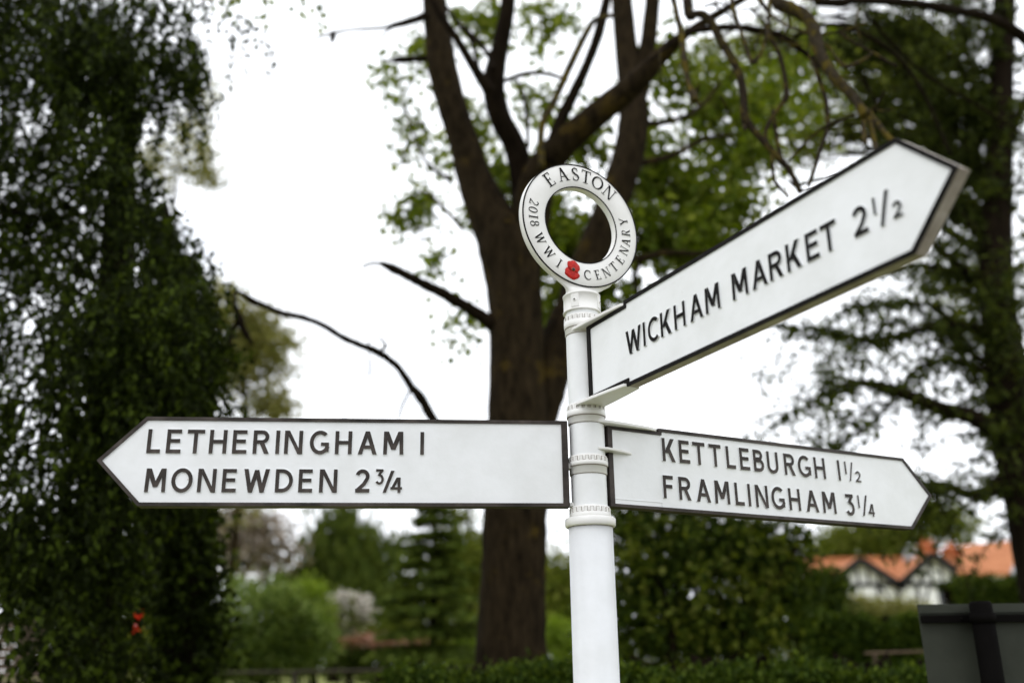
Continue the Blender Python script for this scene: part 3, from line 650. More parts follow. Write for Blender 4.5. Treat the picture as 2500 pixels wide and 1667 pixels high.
# ------------------------------------------------------------------ left tree with hanging leaves
def left_tree():
    Y = 5.4; x = at(120, 1631, Y)[0]; gz = float(ground_z(x, Y))
    root = empty('hanging_leaf_tree', (x, Y, gz), 'big dark tree with curtains of small hanging leaves filling the left side', 'tree')
    BL = [(130, 60, 300, 210, 5.2, 1.25), (20, 420, 290, 260, 5.4, 1.2), (250, 170, 170, 130, 4.9, 0.65), (385, 560, 45, 60, 5.0, 0.12), (290, 400, 85, 110, 4.9, 0.30),
          (120, 720, 330, 230, 5.3, 1.1), (330, 830, 190, 180, 4.9, 0.75), (100, 1080, 330, 230, 5.0, 0.95), (350, 1080, 160, 200, 5.0, 0.7),
          (150, 1320, 230, 150, 5.1, 0.75), (215, 1560, 80, 130, 5.0, 0.32), (430, 70, 70, 80, 5.2, 0.16), (440, 170, 40, 50, 5.2, 0.08), (480, 140, 30, 40, 5.1, 0.03), (470, 730, 60, 60, 5.0, 0.10), (520, 810, 40, 60, 5.0, 0.07), (500, 930, 50, 60, 5.0, 0.08), (500, 640, 35, 40, 5.0, 0.03), (560, 10, 60, 30, 5.0, 0.03)]
    bl = [(at(px, py, yy), np.array([rx * mpp(yy), 0.7, ry * mpp(yy)]), w) for px, py, rx, ry, yy, w in BL]
    holes = [(at(px, py, 5.2), np.array([rx * mpp(5.2), 1.2, ry * mpp(5.2)])) for px, py, rx, ry in ((70, 690, 60, 40), (140, 760, 45, 45), (50, 880, 60, 45), (95, 960, 40, 40), (330, 1110, 60, 70), (300, 1220, 55, 60), (230, 1160, 35, 50), (120, 1180, 40, 45), (320, 380, 35, 60), (200, 300, 50, 35), (180, 180, 40, 40), (60, 60, 50, 30), (20, 640, 40, 40), (400, 650, 35, 35))]
    # hanging sprays: a strand hangs down, leaves along it
    tot = sum(b[2] for b in bl); P = []; D = []; starts = []
    for c, r, w in bl:
        for s in in_blob(int(5000 * w / tot), c, r, 0.15):
            if any((((s - g) / gr_) ** 2).sum() < 1 for g, gr_ in holes) and random.random() < 0.72: continue
            if lump(s, 0.42) < -0.52: continue
            n = random.randint(10, 22); l = random.uniform(0.12, 0.40)
            sw = rng.normal(size=3) * 0.10; t = np.linspace(0, 1, n)[:, None]
            pts = s + np.array([0, 0, -1]) * l * t + sw * t * (1 - 0.3 * t) * np.array([1, 1, 0.3]) + rng.normal(size=(n, 3)) * 0.015
            P.append(pts); D.append(unit(rng.normal(size=(n, 3)) * 0.55 + np.array([0, 0, -0.85]))); starts.append(s)
    P = np.concatenate(P); D = np.concatenate(D); n = len(P)
    Nn = rng.normal(size=(n, 3)) + np.array([0, -0.7, 0.5])
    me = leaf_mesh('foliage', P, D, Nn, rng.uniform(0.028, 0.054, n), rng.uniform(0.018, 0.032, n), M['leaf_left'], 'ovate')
    tag(link_mesh('foliage', me, root), kind='stuff')
    # the nearest leaves one by one, on the right hand fringe and scattered over the front
    protos = []
    for k in range(4):
        nn = np.array([[0.0, -1, 0.25 * (k - 1.5)]])
        protos.append(leaf_mesh('leaf', np.zeros((1, 3)), np.array([[0.0, 0, -1]]), nn, 0.052 + 0.004 * k, 0.032 + 0.002 * k, M['leaf_left'], 'ovate', 0.22))
    fr = []
    while len(fr) < 260:
        c, r, w = bl[random.randrange(len(bl))]
        p = c + unit(rng.normal(size=3) + np.array([0.6, -1.2, 0])) * r * 1.02
        fr.append(p)
    for i, p in enumerate(fr):
        o = bpy.data.objects.new('leaf', protos[i % 4]); COL.objects.link(o); o.parent = root
        o.matrix_parent_inverse = root.matrix_basis.inverted()
        o.location = p; o.rotation_euler = (random.gauss(0, 0.5), random.gauss(0, 0.5), random.uniform(-2.5, 2.5))
    tb = MB()
    tp = [np.array([x, Y + 0.2, gz - 0.1]), np.array([x + 0.1, Y + 0.15, 1.6]), np.array([x + 0.05, Y + 0.2, 3.2]), np.array([x - 0.1, Y + 0.2, 5.2])]
    tb.tube(tp, [0.20, 0.15, 0.12, 0.06], 12, 0, 0.06, 5)
    st = np.array(starts); branches_to(tb, dense(tp), st[rng.permutation(len(st))[:70]], 0.022)
    # sprigs of leaves reaching right across the top of the sky
    tb.build('trunk', M['bark_dark'], root)
    # second stem wrapped in ivy
    Y2 = 6.3; x2 = at(440, 1631, Y2)[0]; g2 = float(ground_z(x2, Y2))
    r2 = empty('ivy_clad_tree', (x2, Y2, g2), 'slim dark tree trunk clothed in ivy, behind the pointed tip of the long arm', 'tree')
    t2 = MB(); tp2 = [np.array([x2, Y2, g2 - 0.1]), np.array([x2 + 0.02, Y2, 1.8]), at(430, 1000, Y2), at(425, 700, Y2), at(400, 500, Y2)]
    t2.tube(tp2, [0.16, 0.12, 0.10, 0.07, 0.03], 10, 0, 0.06, 4)
    bl2 = [(*B(450, 1590, 85, 130, Y2, 0.22), 1.0), (*B(455, 1400, 78, 130, Y2, 0.22), 1.0), (*B(445, 1240, 88, 120, Y2, 0.22), 1.0), (*B(450, 1060, 92, 110, Y2, 0.25), 1.0), (*B(450, 900, 80, 110, Y2, 0.25), 0.8),
           (*B(430, 770, 70, 80, Y2, 0.25), 0.6), (*B(410, 660, 60, 60, Y2, 0.25), 0.3), (*B(392, 560, 38, 45, Y2, 0.18), 0.2)]
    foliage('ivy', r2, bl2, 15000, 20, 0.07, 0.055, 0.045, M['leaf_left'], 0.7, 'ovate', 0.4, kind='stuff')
    branches_to(t2, dense(tp2), [b[0] + rng.normal(size=3) * b[1] * 0.6 for b in bl2 for _ in range(3)], 0.02)
    t2.build('trunk', M['bark_dark'], r2)
    # loose leafy twigs hanging into the top of the picture
    r3 = empty('hanging_twigs', at(640, -70, 5.2), 'thin leafy twigs dangling into the top of the white sky', 'twigs')
    tt = MB(); PP = []
    for px0, py0, px1, py1 in ((500, -40, 560, 30), (560, -60, 590, 45), (640, -60, 650, 70), (740, -60, 735, 30), (780, -50, 780, 60), (590, -60, 540, 60)):
        a = at(px0, py0, 5.2); b = at(px1, py1, 5.2); top = at(640, -75, 5.2)
        tt = MB(); tt.tube([top, a, (a + b) / 2 + rng.normal(size=3) * 0.02, b], [0.006, 0.005, 0.004, 0.002], 5, 0, 0, 3, False); tt.build('twig', M['twig'], r3)
        PP.append(a + (b - a) * rng.random((14, 1)) + rng.normal(size=(14, 3)) * 0.03)
    PP = np.concatenate(PP); k = len(PP)
    link_mesh('foliage', leaf_mesh('foliage', PP, rand_dirs(k, 0.9), rand_dirs(k) + np.array([0, -1.0, 0]), 0.05, 0.035, M['leaf_main'], 'ovate'), r3)
left_tree()

# ------------------------------------------------------------------ big forked tree behind the sign
def main_tree():
    Y = 6.6; base = at(1250, 1650, Y); gz = float(ground_z(base[0], Y))
    root = empty('forked_tree', (base[0], Y, gz), 'large brown forked tree with bare dead branches directly behind the signpost', 'tree')
    def line(pts, Y0, Y1):
        n = len(pts); P = []; R = []
        for i, (px, py, w) in enumerate(pts):
            yy = Y0 + (Y1 - Y0) * i / max(1, n - 1); P.append(at(px, py, yy)); R.append(w * 0.5 * mpp(yy))
        return P, R
    t = MB()
    P, R = line([(1248, 1650, 158), (1253, 1416, 146), (1258, 1240, 147), (1264, 1080, 148), (1262, 900, 132), (1258, 740, 134), (1238, 610, 148), (1196, 522, 112), (1160, 440, 92), (1134, 350, 80), (1103, 257, 78), (1078, 155, 80), (1062, 20, 66), (1055, -120, 60)], Y, Y - 0.1)
    P.insert(0, np.array([P[0][0], Y, gz - 0.2])); R.insert(0, R[0] * 1.3)
    t.tube(P, R, 20, 0, 0.025, 6)
    t.build('trunk', M['bark'], root)
    def limb(pts, Y0, Y1, name='limb', seg=12, rough=0.04, mat='bark', sub=5):
        b = MB(); P, R = line(pts, Y0, Y1); b.tube(P, R, seg, 0, rough, sub); return b.build(name, M[mat], root)
    limb([(1285, 1150, 70), (1318, 1030, 78), (1345, 920, 92), (1378, 820, 104), (1412, 720, 92), (1440, 630, 84), (1486, 520, 80), (1528, 400, 82), (1548, 290, 82), (1535, 170, 66), (1520, 20, 60), (1510, -120, 54)], Y + 0.05, Y + 0.5)
    limb([(1555, 230, 60), (1578, 130, 46), (1592, 20, 42), (1600, -110, 38)], Y + 0.45, Y + 0.3)
    limb([(1262, 680, 120), (1290, 560, 104), (1306, 470, 96), (1330, 405, 86), (1388, 340, 76), (1470, 270, 70), (1550, 205, 62), (1620, 130, 44), (1680, 80, 26), (1760, 30, 22), (1880, -40, 18)], Y + 0.06, Y - 1.2)
    limb([(1285, 600, 70), (1284, 490, 78), (1274, 420, 66), (1254, 350, 58), (1222, 290, 58), (1205, 205, 60), (1222, 110, 46), (1240, 10, 40), (1250, -120, 34)], Y + 0.04, Y - 0.7, mat='bark_dark')
    limb([(1196, 225, 36), (1160, 170, 26), (1118, 100, 22), (1068, 25, 20), (1030, -60, 15)], Y - 0.55, Y - 0.9, mat='bark_dark')
    limb([(1170, 175, 9), (1150, 95, 12), (1120, 60, 10), (1085, 10, 9)], Y - 0.6, Y - 0.5, 'branch', mat='bark_dark')
    limb([(1205, 170, 12), (1190, 130, 14), (1160, 95, 14), (1130, 65, 9)], Y - 0.6, Y - 0.3, 'branch', mat='bark_dark')
    limb([(1340, 400, 46), (1362, 312, 34), (1400, 230, 30), (1432, 160, 26), (1462, 80, 28), (1485, -20, 24)], Y - 0.4, Y - 0.6, mat='bark_dark')
    limb([(1323, 410, 18), (1322, 312, 19), (1352, 250, 18), (1390, 165, 20), (1432, 80, 18), (1455, 48, 14), (1500, 38, 13)], Y - 0.5, Y - 0.9, 'branch', mat='lichen')
    limb([(1232, 198, 12), (1270, 184, 13), (1308, 178, 12), (1350, 184, 11), (1386, 198, 8)], Y - 0.5, Y - 0.3, 'branch')
    limb([(1262, 195, 7), (1282, 250, 10), (1287, 300, 11), (1290, 360, 8)], Y - 0.5, Y - 0.4, 'branch', mat='bark_dark')
    # dead branches on the left
    limb([(1200, 790, 38.6), (1150, 756, 30.5), (1086, 719, 29.2), (1035, 694, 26.5), (996, 674, 23.8), (955, 654, 23.8), (928, 642, 8.9)], Y - 0.1, Y - 0.7, 'dead_branch', 8, 0.10, 'bark_dark')
    limb([(930, 643, 7.5), (905, 643, 7.5), (884, 652, 6.2)], Y - 0.7, Y - 0.75, 'twig', 5, 0.1, 'bark_dark')
    limb([(1190, 1190, 33.2), (1120, 1120, 27.8), (1056, 1022, 23.8), (1030, 975, 23.8), (1005, 945, 19.7), (976, 901, 17.0), (950, 878, 17.0), (922, 859, 19.7), (890, 846, 15.7), (839, 825, 15.7), (790, 795, 14.3), (743, 776, 14.3), (715, 770, 15.7), (687, 764, 14.3), (650, 748, 13.0), (622, 738, 17.0), (610, 731, 17.0), (598, 722, 11.6), (585, 715, 8.9), (572, 714, 7.5)], Y - 0.1, Y - 0.9, 'dead_branch', 8, 0.10, 'bark_dark')
    limb([(572, 714, 7.5), (574, 745, 10.3), (586, 785, 22.4), (600, 815, 15.7), (618, 842, 6.2)], Y - 0.9, Y - 0.9, 'twig', 6, 0.2, 'bark_dark')
    limb([(586, 785, 10.3), (570, 800, 14.3), (560, 830, 17.0), (552, 870, 7.5)], Y - 0.9, Y - 0.9, 'twig', 6, 0.2, 'bark_dark')
    limb([(930, 858, 8.9), (938, 848, 8.9), (942, 842, 7.5), (925, 822, 4.9)], Y - 0.7, Y - 0.75, 'twig', 5, 0.1, 'bark_dark')
    limb([(895, 848, 7.5), (905, 832, 4.2), (922, 820, 3.5)], Y - 0.72, Y - 0.75, 'twig', 5, 0.1, 'bark_dark')
    limb([(1000, 955, 4.9), (984, 985, 5.5), (972, 1022, 4.2)], Y - 0.6, Y - 0.6, 'twig', 5, 0.1, 'bark_dark')
    limb([(900, 862, 3.5), (903, 900, 4.9), (900, 920, 3.5)], Y - 0.7, Y - 0.7, 'twig', 5, 0.1, 'bark_dark')
    limb([(1040, 38, 23.8), (1005, 52, 19.7), (964, 62, 17.0), (940, 68, 8.9), (897, 71, 7.5), (850, 74, 6.2), (812, 82, 7.5), (768, 94, 4.9)], Y - 0.2, Y - 0.7, 'dead_branch', 7, 0.12, 'bark_dark')
    limb([(815, 78, 11.6), (812, 92, 17.0), (810, 104, 7.5)], Y - 0.65, Y - 0.65, 'twig', 5, 0.2, 'bark_dark')
    limb([(960, 66, 6.2), (925, 95, 4.9), (895, 125, 4.2), (880, 160, 3.5)], Y - 0.6, Y - 0.6, 'twig', 5, 0.1, 'bark_dark')
    limb([(1050, 143, 19.7), (1010, 145, 17.0), (975, 147, 21.1), (950, 148, 6.2), (932, 146, 4.9)], Y, Y - 0.4, 'dead_branch', 7, 0.12, 'bark_dark')
    limb([(1470, 640, 24), (1553, 632, 18), (1630, 617, 16), (1712, 619, 14), (1790, 600, 10), (1850, 560, 7)], Y + 0.4, Y + 0.9, 'branch')
    limb([(1570, 630, 12), (1550, 670, 12), (1560, 720, 10), (1600, 770, 6)], Y + 0.5, Y + 0.8, 'branch')
    limb([(1500, 420, 26), (1560, 400, 20), (1640, 380, 16), (1720, 340, 12), (1790, 330, 8)], Y + 0.4, Y + 1.2, 'branch')
    limb([(1545, 300, 22), (1620, 300, 16), (1700, 270, 12), (1760, 200, 8)], Y + 0.4, Y + 1.4, 'branch')
    limb([(1100, 440, 12), (1045, 400, 9), (1010, 330, 7), (985, 250, 5)], Y, Y + 0.5, 'branch', 6, 0.08)
    limb([(1130, 560, 10), (1075, 500, 8), (1030, 470, 6), (985, 500, 4)], Y, Y + 0.4, 'branch', 6, 0.08)
    # thin leaf-bearing twigs
    tw = MB(); tw2 = []
    for pts in ([(1040, 300), (990, 310), (960, 360), (965, 400)], [(1000, 330), (985, 380), (975, 420), (995, 470)], [(1060, 480), (1020, 500), (975, 500), (960, 540)], [(1100, 620), (1060, 640), (1080, 680), (1110, 700)],
                [(1170, 800), (1140, 800), (1110, 820), (1100, 850)], [(1030, 140), (1010, 190), (990, 240)], [(1100, 560), (1050, 580), (1000, 600), (960, 585)], [(770, 150), (860, 300), (870, 420), (800, 390)], [(1000, 400), (900, 395), (840, 390), (760, 420)]):
        P = [at(px, py, Y + random.uniform(-0.3, 0.3)) for px, py in pts]
        tw = MB(); tw.tube(P, np.linspace(0.006, 0.002, len(P)), 5, 0, 0, 3, False); tw2 += P
        tw.build('twig', M['twig'], root)
    bl = [(*B(965, 210, 60, 80, 8.4), 0.17), (*B(990, 330, 55, 70, 8.6), 0.17), (*B(1010, 500, 70, 60, 8.4), 0.23), (*B(985, 540, 40, 30, 8.4), 0.10), (*B(1060, 410, 50, 60, 8.6), 0.11), (*B(1080, 650, 45, 40, 8.4), 0.07), (*B(1120, 800, 50, 50, 8.4), 0.12),
          (*B(1360, 590, 70, 60, 8.0), .9), (*B(1330, 480, 60, 60, 8.6), .4), (*B(1350, 760, 50, 110, 8.4), .5), (*B(1200, 440, 45, 70, 8.2), .6), (*B(1040, 110, 60, 60, 8.8), .3), (*B(1180, 60, 90, 70, 8.8), .55), (*B(1150, 330, 50, 80, 9.2), .5), (*B(1330, 60, 90, 80, 9.2), .45), (*B(1300, 260, 60, 70, 9.2), .3), (*B(1420, 330, 60, 80, 7.8), .55), (*B(1190, 520, 50, 60, 9.2), .4),
          (*B(1600, 420, 90, 110, 7.8), 1.1), (*B(1720, 520, 130, 100, 8.2), 1.9), (*B(1650, 600, 120, 70, 7.8), 1.2), (*B(1790, 380, 130, 120, 8.4), 1.4), (*B(1700, 250, 140, 110, 8.4), 1.1), (*B(1560, 560, 60, 60, 7.6), .5), (*B(1850, 260, 110, 130, 8.6), .9),
          (*B(1560, 740, 60, 60, 7.8), .35), (*B(1370, 640, 70, 70, 8.0), .8), (*B(1460, 700, 60, 60, 8.0), .4), (*B(1400, 560, 60, 50, 8.4), .3), (*B(1620, 160, 80, 70, 8.2), .4), (*B(1960, 200, 100, 120, 9.0), .6)]
    bl = [(c, r * 1.25, w) for c, r, w in bl]
    o, Cs = foliage('crown', root, bl, 12000, 8, 0.095, 0.100, 0.070, M['leaf_main'], 0.35, 'ovate', 0.05)
    tb = MB()
    for c in Cs[::6]:
        tb.tube([c + np.array([random.uniform(-.05, .25), 0.1, -0.2]), c + rng.normal(size=3) * 0.05, c + np.array([0, 0, 0.08])], [0.007, 0.005, 0.002], 4, 0, 0, 2, False)
    tag(tb.build('leafy_twig', M['twig'], root), kind='stuff')
main_tree()

# ------------------------------------------------------------------ dark evergreen at the right with lichen covered boughs overhead
def right_tree():
    Y = 8.6; base = at(2590, 1631, Y); gz = float(ground_z(base[0], Y))
    root = empty('evergreen_tree', (base[0], Y, gz), 'dark spreading evergreen on the right with lichen covered branches hanging over the sign arms', 'tree')
    t = MB(); k = mpp(Y)
    tp = [np.array([base[0], Y, gz - 0.1]), at(2530, 1330, Y), at(2470, 1060, Y), at(2432, 700, Y), at(2440, 350, Y), at(2452, 0, Y), at(2470, -400, Y)]
    t.tube(tp, [0.24, 0.20, 0.17, 0.155, 0.13, 0.11, 0.06], 14, 0, 0.05, 5)
    t.build('trunk', M['bark_dark'], root)
    def limb(pts, Y0, Y1, name='limb', seg=8, rough=0.08, mat='bark_dark', sub=4):
        n = len(pts); P = []; R = []
        for i, q in enumerate(pts):
            yy = Y0 + (Y1 - Y0) * i / max(1, n - 1); P.append(at(q[0], q[1], yy)); R.append(q[2] * 0.5 * mpp(yy))
        b = MB(); b.tube(P, R, seg, 0, rough, sub); b.build(name, M[mat], root); return dense(P, 8)
    spine = []
    spine.append(limb([(2440, 1060, 46), (2380, 1020, 40), (2286, 993, 34), (2196, 957, 30), (2100, 935, 20), (2030, 955, 12), (1960, 1000, 7)], Y, Y - 1.0))
    spine.append(limb([(2430, 830, 40), (2370, 800, 26), (2286, 796, 18), (2210, 815, 16), (2130, 832, 15), (2060, 820, 14), (1985, 805, 9), (1900, 800, 5)], Y, Y - 0.8))
    spine.append(limb([(2440, 1180, 40), (2390, 1210, 24), (2320, 1190, 16), (2250, 1180, 12), (2180, 1200, 7)], Y, Y - 1.1))
    spine.append(limb([(2435, 620, 36), (2380, 560, 28), (2300, 480, 22), (2200, 360, 18), (2120, 220, 14), (2060, 100, 9)], Y, Y + 0.3))
    spine.append(limb([(2438, 520, 36), (2390, 420, 28), (2330, 300, 20), (2270, 150, 15), (2220, 20, 10)], Y, Y + 0.4))
    spine.append(limb([(2436, 720, 34), (2360, 680, 24), (2260, 650, 16), (2150, 660, 10)], Y, Y + 0.8))
    spine.append(limb([(2445, 900, 34), (2400, 905, 26), (2330, 880, 16), (2240, 900, 12), (2150, 1010, 9), (2060, 1080, 6), (1985, 1120, 4)], Y, Y - 0.5))
    spine.append(limb([(2440, 400, 30), (2480, 300, 24), (2530, 180, 16)], Y, Y))
    for pts, dy in (([(2440, 560, 26), (2400, 440, 20), (2340, 330, 16), (2260, 230, 13), (2150, 150, 10), (2040, 110, 6)], .2), ([(2436, 640, 26), (2370, 600, 20), (2290, 545, 16), (2210, 450, 13), (2150, 330, 10), (2110, 200, 7)], .5),
                    ([(2445, 470, 26), (2420, 330, 20), (2380, 200, 16), (2340, 60, 12), (2320, -40, 9)], .0), ([(2440, 600, 24), (2360, 500, 18), (2300, 400, 15), (2250, 300, 12), (2180, 60, 8)], .6), ([(2432, 700, 26), (2330, 640, 18), (2240, 560, 13), (2130, 520, 9), (2060, 500, 6)], .3),
                    ([(2445, 380, 22), (2400, 250, 15), (2330, 150, 12), (2220, 90, 9), (2100, 40, 6)], -.3), ([(2440, 900, 26), (2370, 860, 16), (2300, 760, 11), (2200, 740, 8), (2080, 750, 5)], -.4)):
        spine.append(limb(pts, Y, Y + dy))
    P = []; D = []
    def needles(pts, dens, spread, fl=0.5):
        pts = np.asarray(pts); n = int(dens * len(pts)); i = rng.integers(0, len(pts), n)
        P.append(pts[i] + rng.normal(size=(n, 3)) * spread * np.array([1, 1, fl])); D.append(rand_dirs(n, 0.5))
    bb = MB()
    def clear(p):                      # keep the open sky window left of the tree free
        d = p - np.array([0, 0, H]); z = d @ FWD; px = 1250 + F_PX * (d @ RGT) / z; py = 833.5 - F_PX * (d @ UPV) / z
        return px, py
    n_ok = 0
    for _ in range(2200):
        if n_ok > 190: break
        if random.random() < 0.45: a = dense(tp, 10)[random.randrange(8, 61)]
        else:
            s = spine[random.randrange(len(spine))]; a = s[random.randrange(len(s))]
        px, py = clear(a)
        if py > 1330 or py < -250: continue
        up = 0.9 if py < 650 else -0.05
        d = unit(np.array([random.uniform(-1.0, 0.35), random.uniform(-0.5, 0.6), random.gauss(up * 0.6, 0.4)])); l = random.uniform(0.35, 1.0)
        e = a + d * l; qx, qy = clear(e)
        lim = 1960 if qy < 620 else 1990 + max(0, 90 - abs(qy - 950)) * -0.6
        if qx < lim: continue
        mid = a + d * l * 0.5 + np.array([0, 0, 0.08 * l])
        bb.tube([a, mid, e + np.array([0, 0, -0.12 * l])], [0.012, 0.008, 0.003], 4, 0, 0, 3, False)
        sp = dense([a + (mid - a) * 0.4, mid, e], 5)
        needles(sp, 7 if py < 650 else 6, 0.06, 0.5); n_ok += 1
    for s in spine: needles(s[len(s) // 4:], 13, 0.07, 0.5)
    # darker mass close to the trunk and top right corner
    for px, py, rx, ry, n in ((2400, 120, 150, 170, 900), (2450, 420, 110, 200, 1000), (2470, 760, 80, 200, 1300), (2490, 1050, 80, 160, 1300), (2250, 250, 140, 160, 500), (2330, 620, 120, 90, 500), (2200, 1240, 60, 40, 700), (2010, 1080, 50, 45, 350), (1910, 1020, 45, 50, 220), (1860, 1050, 40, 40, 150), (1900, 890, 60, 40, 160), (2050, 880, 90, 60, 700)):
        c, r = B(px, py, rx, ry, Y + random.uniform(-0.4, 0.6), 0.8)
        q = in_blob(n // 12, c, r, 0.1); q = np.repeat(q, 7, 0) + rng.normal(size=(n // 12 * 7, 3)) * 0.05
        P.append(q); D.append(rand_dirs(len(q), 0.5))
    P = np.concatenate(P); D = np.concatenate(D); n = len(P)
    link_mesh('crown', leaf_mesh('crown', P, D, rand_dirs(n), rng.uniform(0.06, 0.12, n), rng.uniform(0.022, 0.042, n), M['leaf_yew']), root)
    bb.build('small_branches', M['bark_dark'], root)
    # bough that comes over towards the viewer, with its lichen covered hanging branches
    Yn = 4.2
    bg_ = MB(); a0 = at(2470, -400, Y); a1 = at(2300, -560, 6.6); a2 = at(2050, -330, 5.0); a3 = at(1850, -120, 4.4); a4 = at(1700, -60, 4.2); a5 = at(1560, -50, 4.2)
    bg_.tube([a0, a1, a2, a3, a4, a5], [0.07, 0.06, 0.05, 0.042, 0.03, 0.012], 10, 0, 0.08, 5); bg_.build('limb', M['lichen'], root)
    L = lambda pts, nm='hanging_branch', mat='lichen', seg=8, r=0.14: limb(pts, Yn, Yn - 0.12, nm, seg, r, mat, 5)
    L([(1868, -90, 42), (1894, 0, 38), (1940, 25, 36), (1974, 48, 33), (1990, 85, 34), (2001, 128, 32), (2020, 165, 30), (2041, 192, 31), (2062, 215, 26), (2086, 241, 25), (2100, 262, 24), (2114, 282, 30)], seg=10)
    L([(2112, 275, 18), (2108, 300, 14), (2109, 325, 14), (2112, 349, 13)]); L([(2118, 280, 18), (2128, 310, 14), (2133, 340, 14), (2142, 372, 13)]); L([(2120, 276, 20), (2140, 300, 15), (2158, 322, 14), (2182, 350, 14)])
    L([(1622, -80, 18), (1644, 0, 15), (1654, 45, 15), (1664, 89, 17), (1668, 125, 15), (1671, 152, 20), (1677, 185, 13), (1684, 214, 14), (1692, 230, 22), (1697, 246, 18)])
    L([(1695, 232, 12), (1703, 218, 9), (1707, 206, 4)], 'twig'); L([(1695, 240, 12), (1688, 252, 8), (1686, 260, 4)], 'twig'); L([(1698, 240, 12), (1704, 252, 8), (1706, 259, 5)], 'twig')
    L([(1675, 152, 8), (1660, 156, 5), (1655, 160, 3)], 'twig'); L([(1670, 150, 8), (1683, 153, 4)], 'twig')
    M2 = 'twig'
    L([(1665, -70, 27.4), (1678, 10, 25.0), (1684, 40, 25.0), (1705, 34, 21.4), (1728, 45, 22.6), (1748, 75, 22.6), (1764, 107, 22.6), (1788, 145, 21.4), (1809, 196, 21.4), (1816, 240, 20.2), (1818, 286, 23.8), (1842, 320, 19.0), (1871, 353, 17.8), (1896, 380, 17.8), (1920, 406, 17.8), (1938, 436, 15.4), (1955, 470, 14.2)], mat=M2)
    L([(1818, 288, 22.6), (1818, 304, 15.4), (1819, 318, 7.0)], 'twig', M2)
    L([(1868, 60, 11.8), (1880, 89, 13.0), (1896, 120, 13.0), (1907, 147, 13.0), (1916, 190, 13.0), (1920, 236, 16.6), (1898, 268, 11.8), (1874, 306, 11.8), (1870, 340, 10.6), (1884, 372, 10.6), (1886, 410, 9.4), (1893, 445, 9.4), (1925, 480, 8.2)], mat=M2)
    L([(1887, 270, 10.6), (1894, 320, 11.8), (1900, 360, 10.6), (1912, 400, 9.4)], mat=M2)
    L([(1780, -40, 11.8), (1790, 20, 11.8), (1806, 70, 10.6), (1816, 100, 11.8), (1830, 140, 11.8), (1840, 152, 15.4), (1858, 130, 9.4), (1868, 100, 9.4), (1876, 60, 9.4), (1880, -20, 8.2)], 'twig', 'lichen')
    L([(1985, 140, 13.0), (1995, 180, 13.0), (2012, 230, 11.8), (2019, 268, 13.0), (2020, 310, 11.8), (2010, 345, 10.6), (1992, 400, 10.6), (1974, 455, 9.4)], mat=M2)
    L([(1925, 395, 5.8), (1960, 355, 7.0), (1996, 321, 7.0), (2030, 304, 9.4), (2086, 281, 5.8)], 'twig', M2)
    L([(1950, 453, 8.2), (1985, 442, 7.0), (2020, 434, 7.0), (2045, 428, 4.6)], 'twig', M2); L([(1925, 440, 5.8), (1950, 462, 7.0), (1985, 462, 5.8), (2010, 450, 4.6)], 'twig', M2)
    L([(1996, 85, 8.2), (2030, 82, 7.0), (2070, 72, 7.0), (2115, 55, 5.8)], 'twig', M2); L([(2045, 78, 8.2), (2090, 108, 7.0), (2130, 128, 7.0), (2160, 146, 8.2), (2190, 162, 7.0)], 'twig', M2)
    L([(1880, 36, 9.4), (1920, 62, 8.2), (1970, 82, 8.2), (2019, 112, 8.2), (2040, 140, 8.2), (2063, 163, 11.8), (2090, 155, 10.6), (2115, 142, 9.4), (2130, 128, 7.0)], 'twig', 'lichen')
    L([(2125, 268, 8.2), (2140, 258, 5.8), (2152, 240, 5.8), (2160, 222, 4.6)], 'twig', M2); L([(2135, 268, 7.0), (2160, 272, 5.8), (2180, 266, 4.6)], 'twig', M2)
    L([(1835, -20, 13.0), (1862, 10, 11.8), (1880, 36, 11.8)], 'twig', M2); L([(1875, 40, 9.4), (1878, 66, 9.4), (1872, 100, 8.2)], 'twig', M2)
    for _ in range(34):
        px, py = random.uniform(1600, 2150), random.uniform(-40, 330)
        if py > 330 - abs(px - 1900) * 0.5: continue
        pts = [(px, py, 6)]; a = random.uniform(0.3, 2.6); 
        for k in range(random.randint(2, 4)):
            a += random.gauss(0, 0.5); l = random.uniform(18, 42)
            pts.append((pts[-1][0] + l * math.cos(a), pts[-1][1] + l * math.sin(a) * 0.8, max(2.0, 5.5 - k * 1.2)))
        y_ = random.uniform(3.9, 5.6)
        if len(pts) < 3: pts.append((pts[-1][0] + 12, pts[-1][1] + 10, 2))
        limb(pts, y_, y_ + random.uniform(-.15, .15), 'twig', 5, 0.12, 'twig', 3)
    # arching dark boughs behind, still on this tree
    limb([(1880, -60, 16), (2000, 2, 22), (2100, 2, 22), (2220, 8, 24), (2330, 26, 24), (2420, 46, 26), (2500, 92, 30), (2560, 160, 34)], 5.2, 6.6, 'limb', 9)
    limb([(1590, 148, 10), (1660, 88, 17), (1720, 72, 18), (1800, 67, 20), (1860, 78, 20), (1907, 90, 22), (1950, 118, 18), (1990, 152, 14), (2060, 220, 10), (2160, 330, 8)], 5.0, 5.6, 'limb', 8)
    limb([(1940, 90, 14), (2030, 60, 12), (2120, 90, 14), (2200, 150, 12), (2260, 240, 10), (2320, 380, 9)], 5.8, 6.4, 'branch', 7)
    limb([(2110, 30, 8), (2180, 110, 10), (2270, 190, 9), (2390, 260, 8), (2500, 330, 8)], 6.0, 6.6, 'branch', 7)
right_tree()

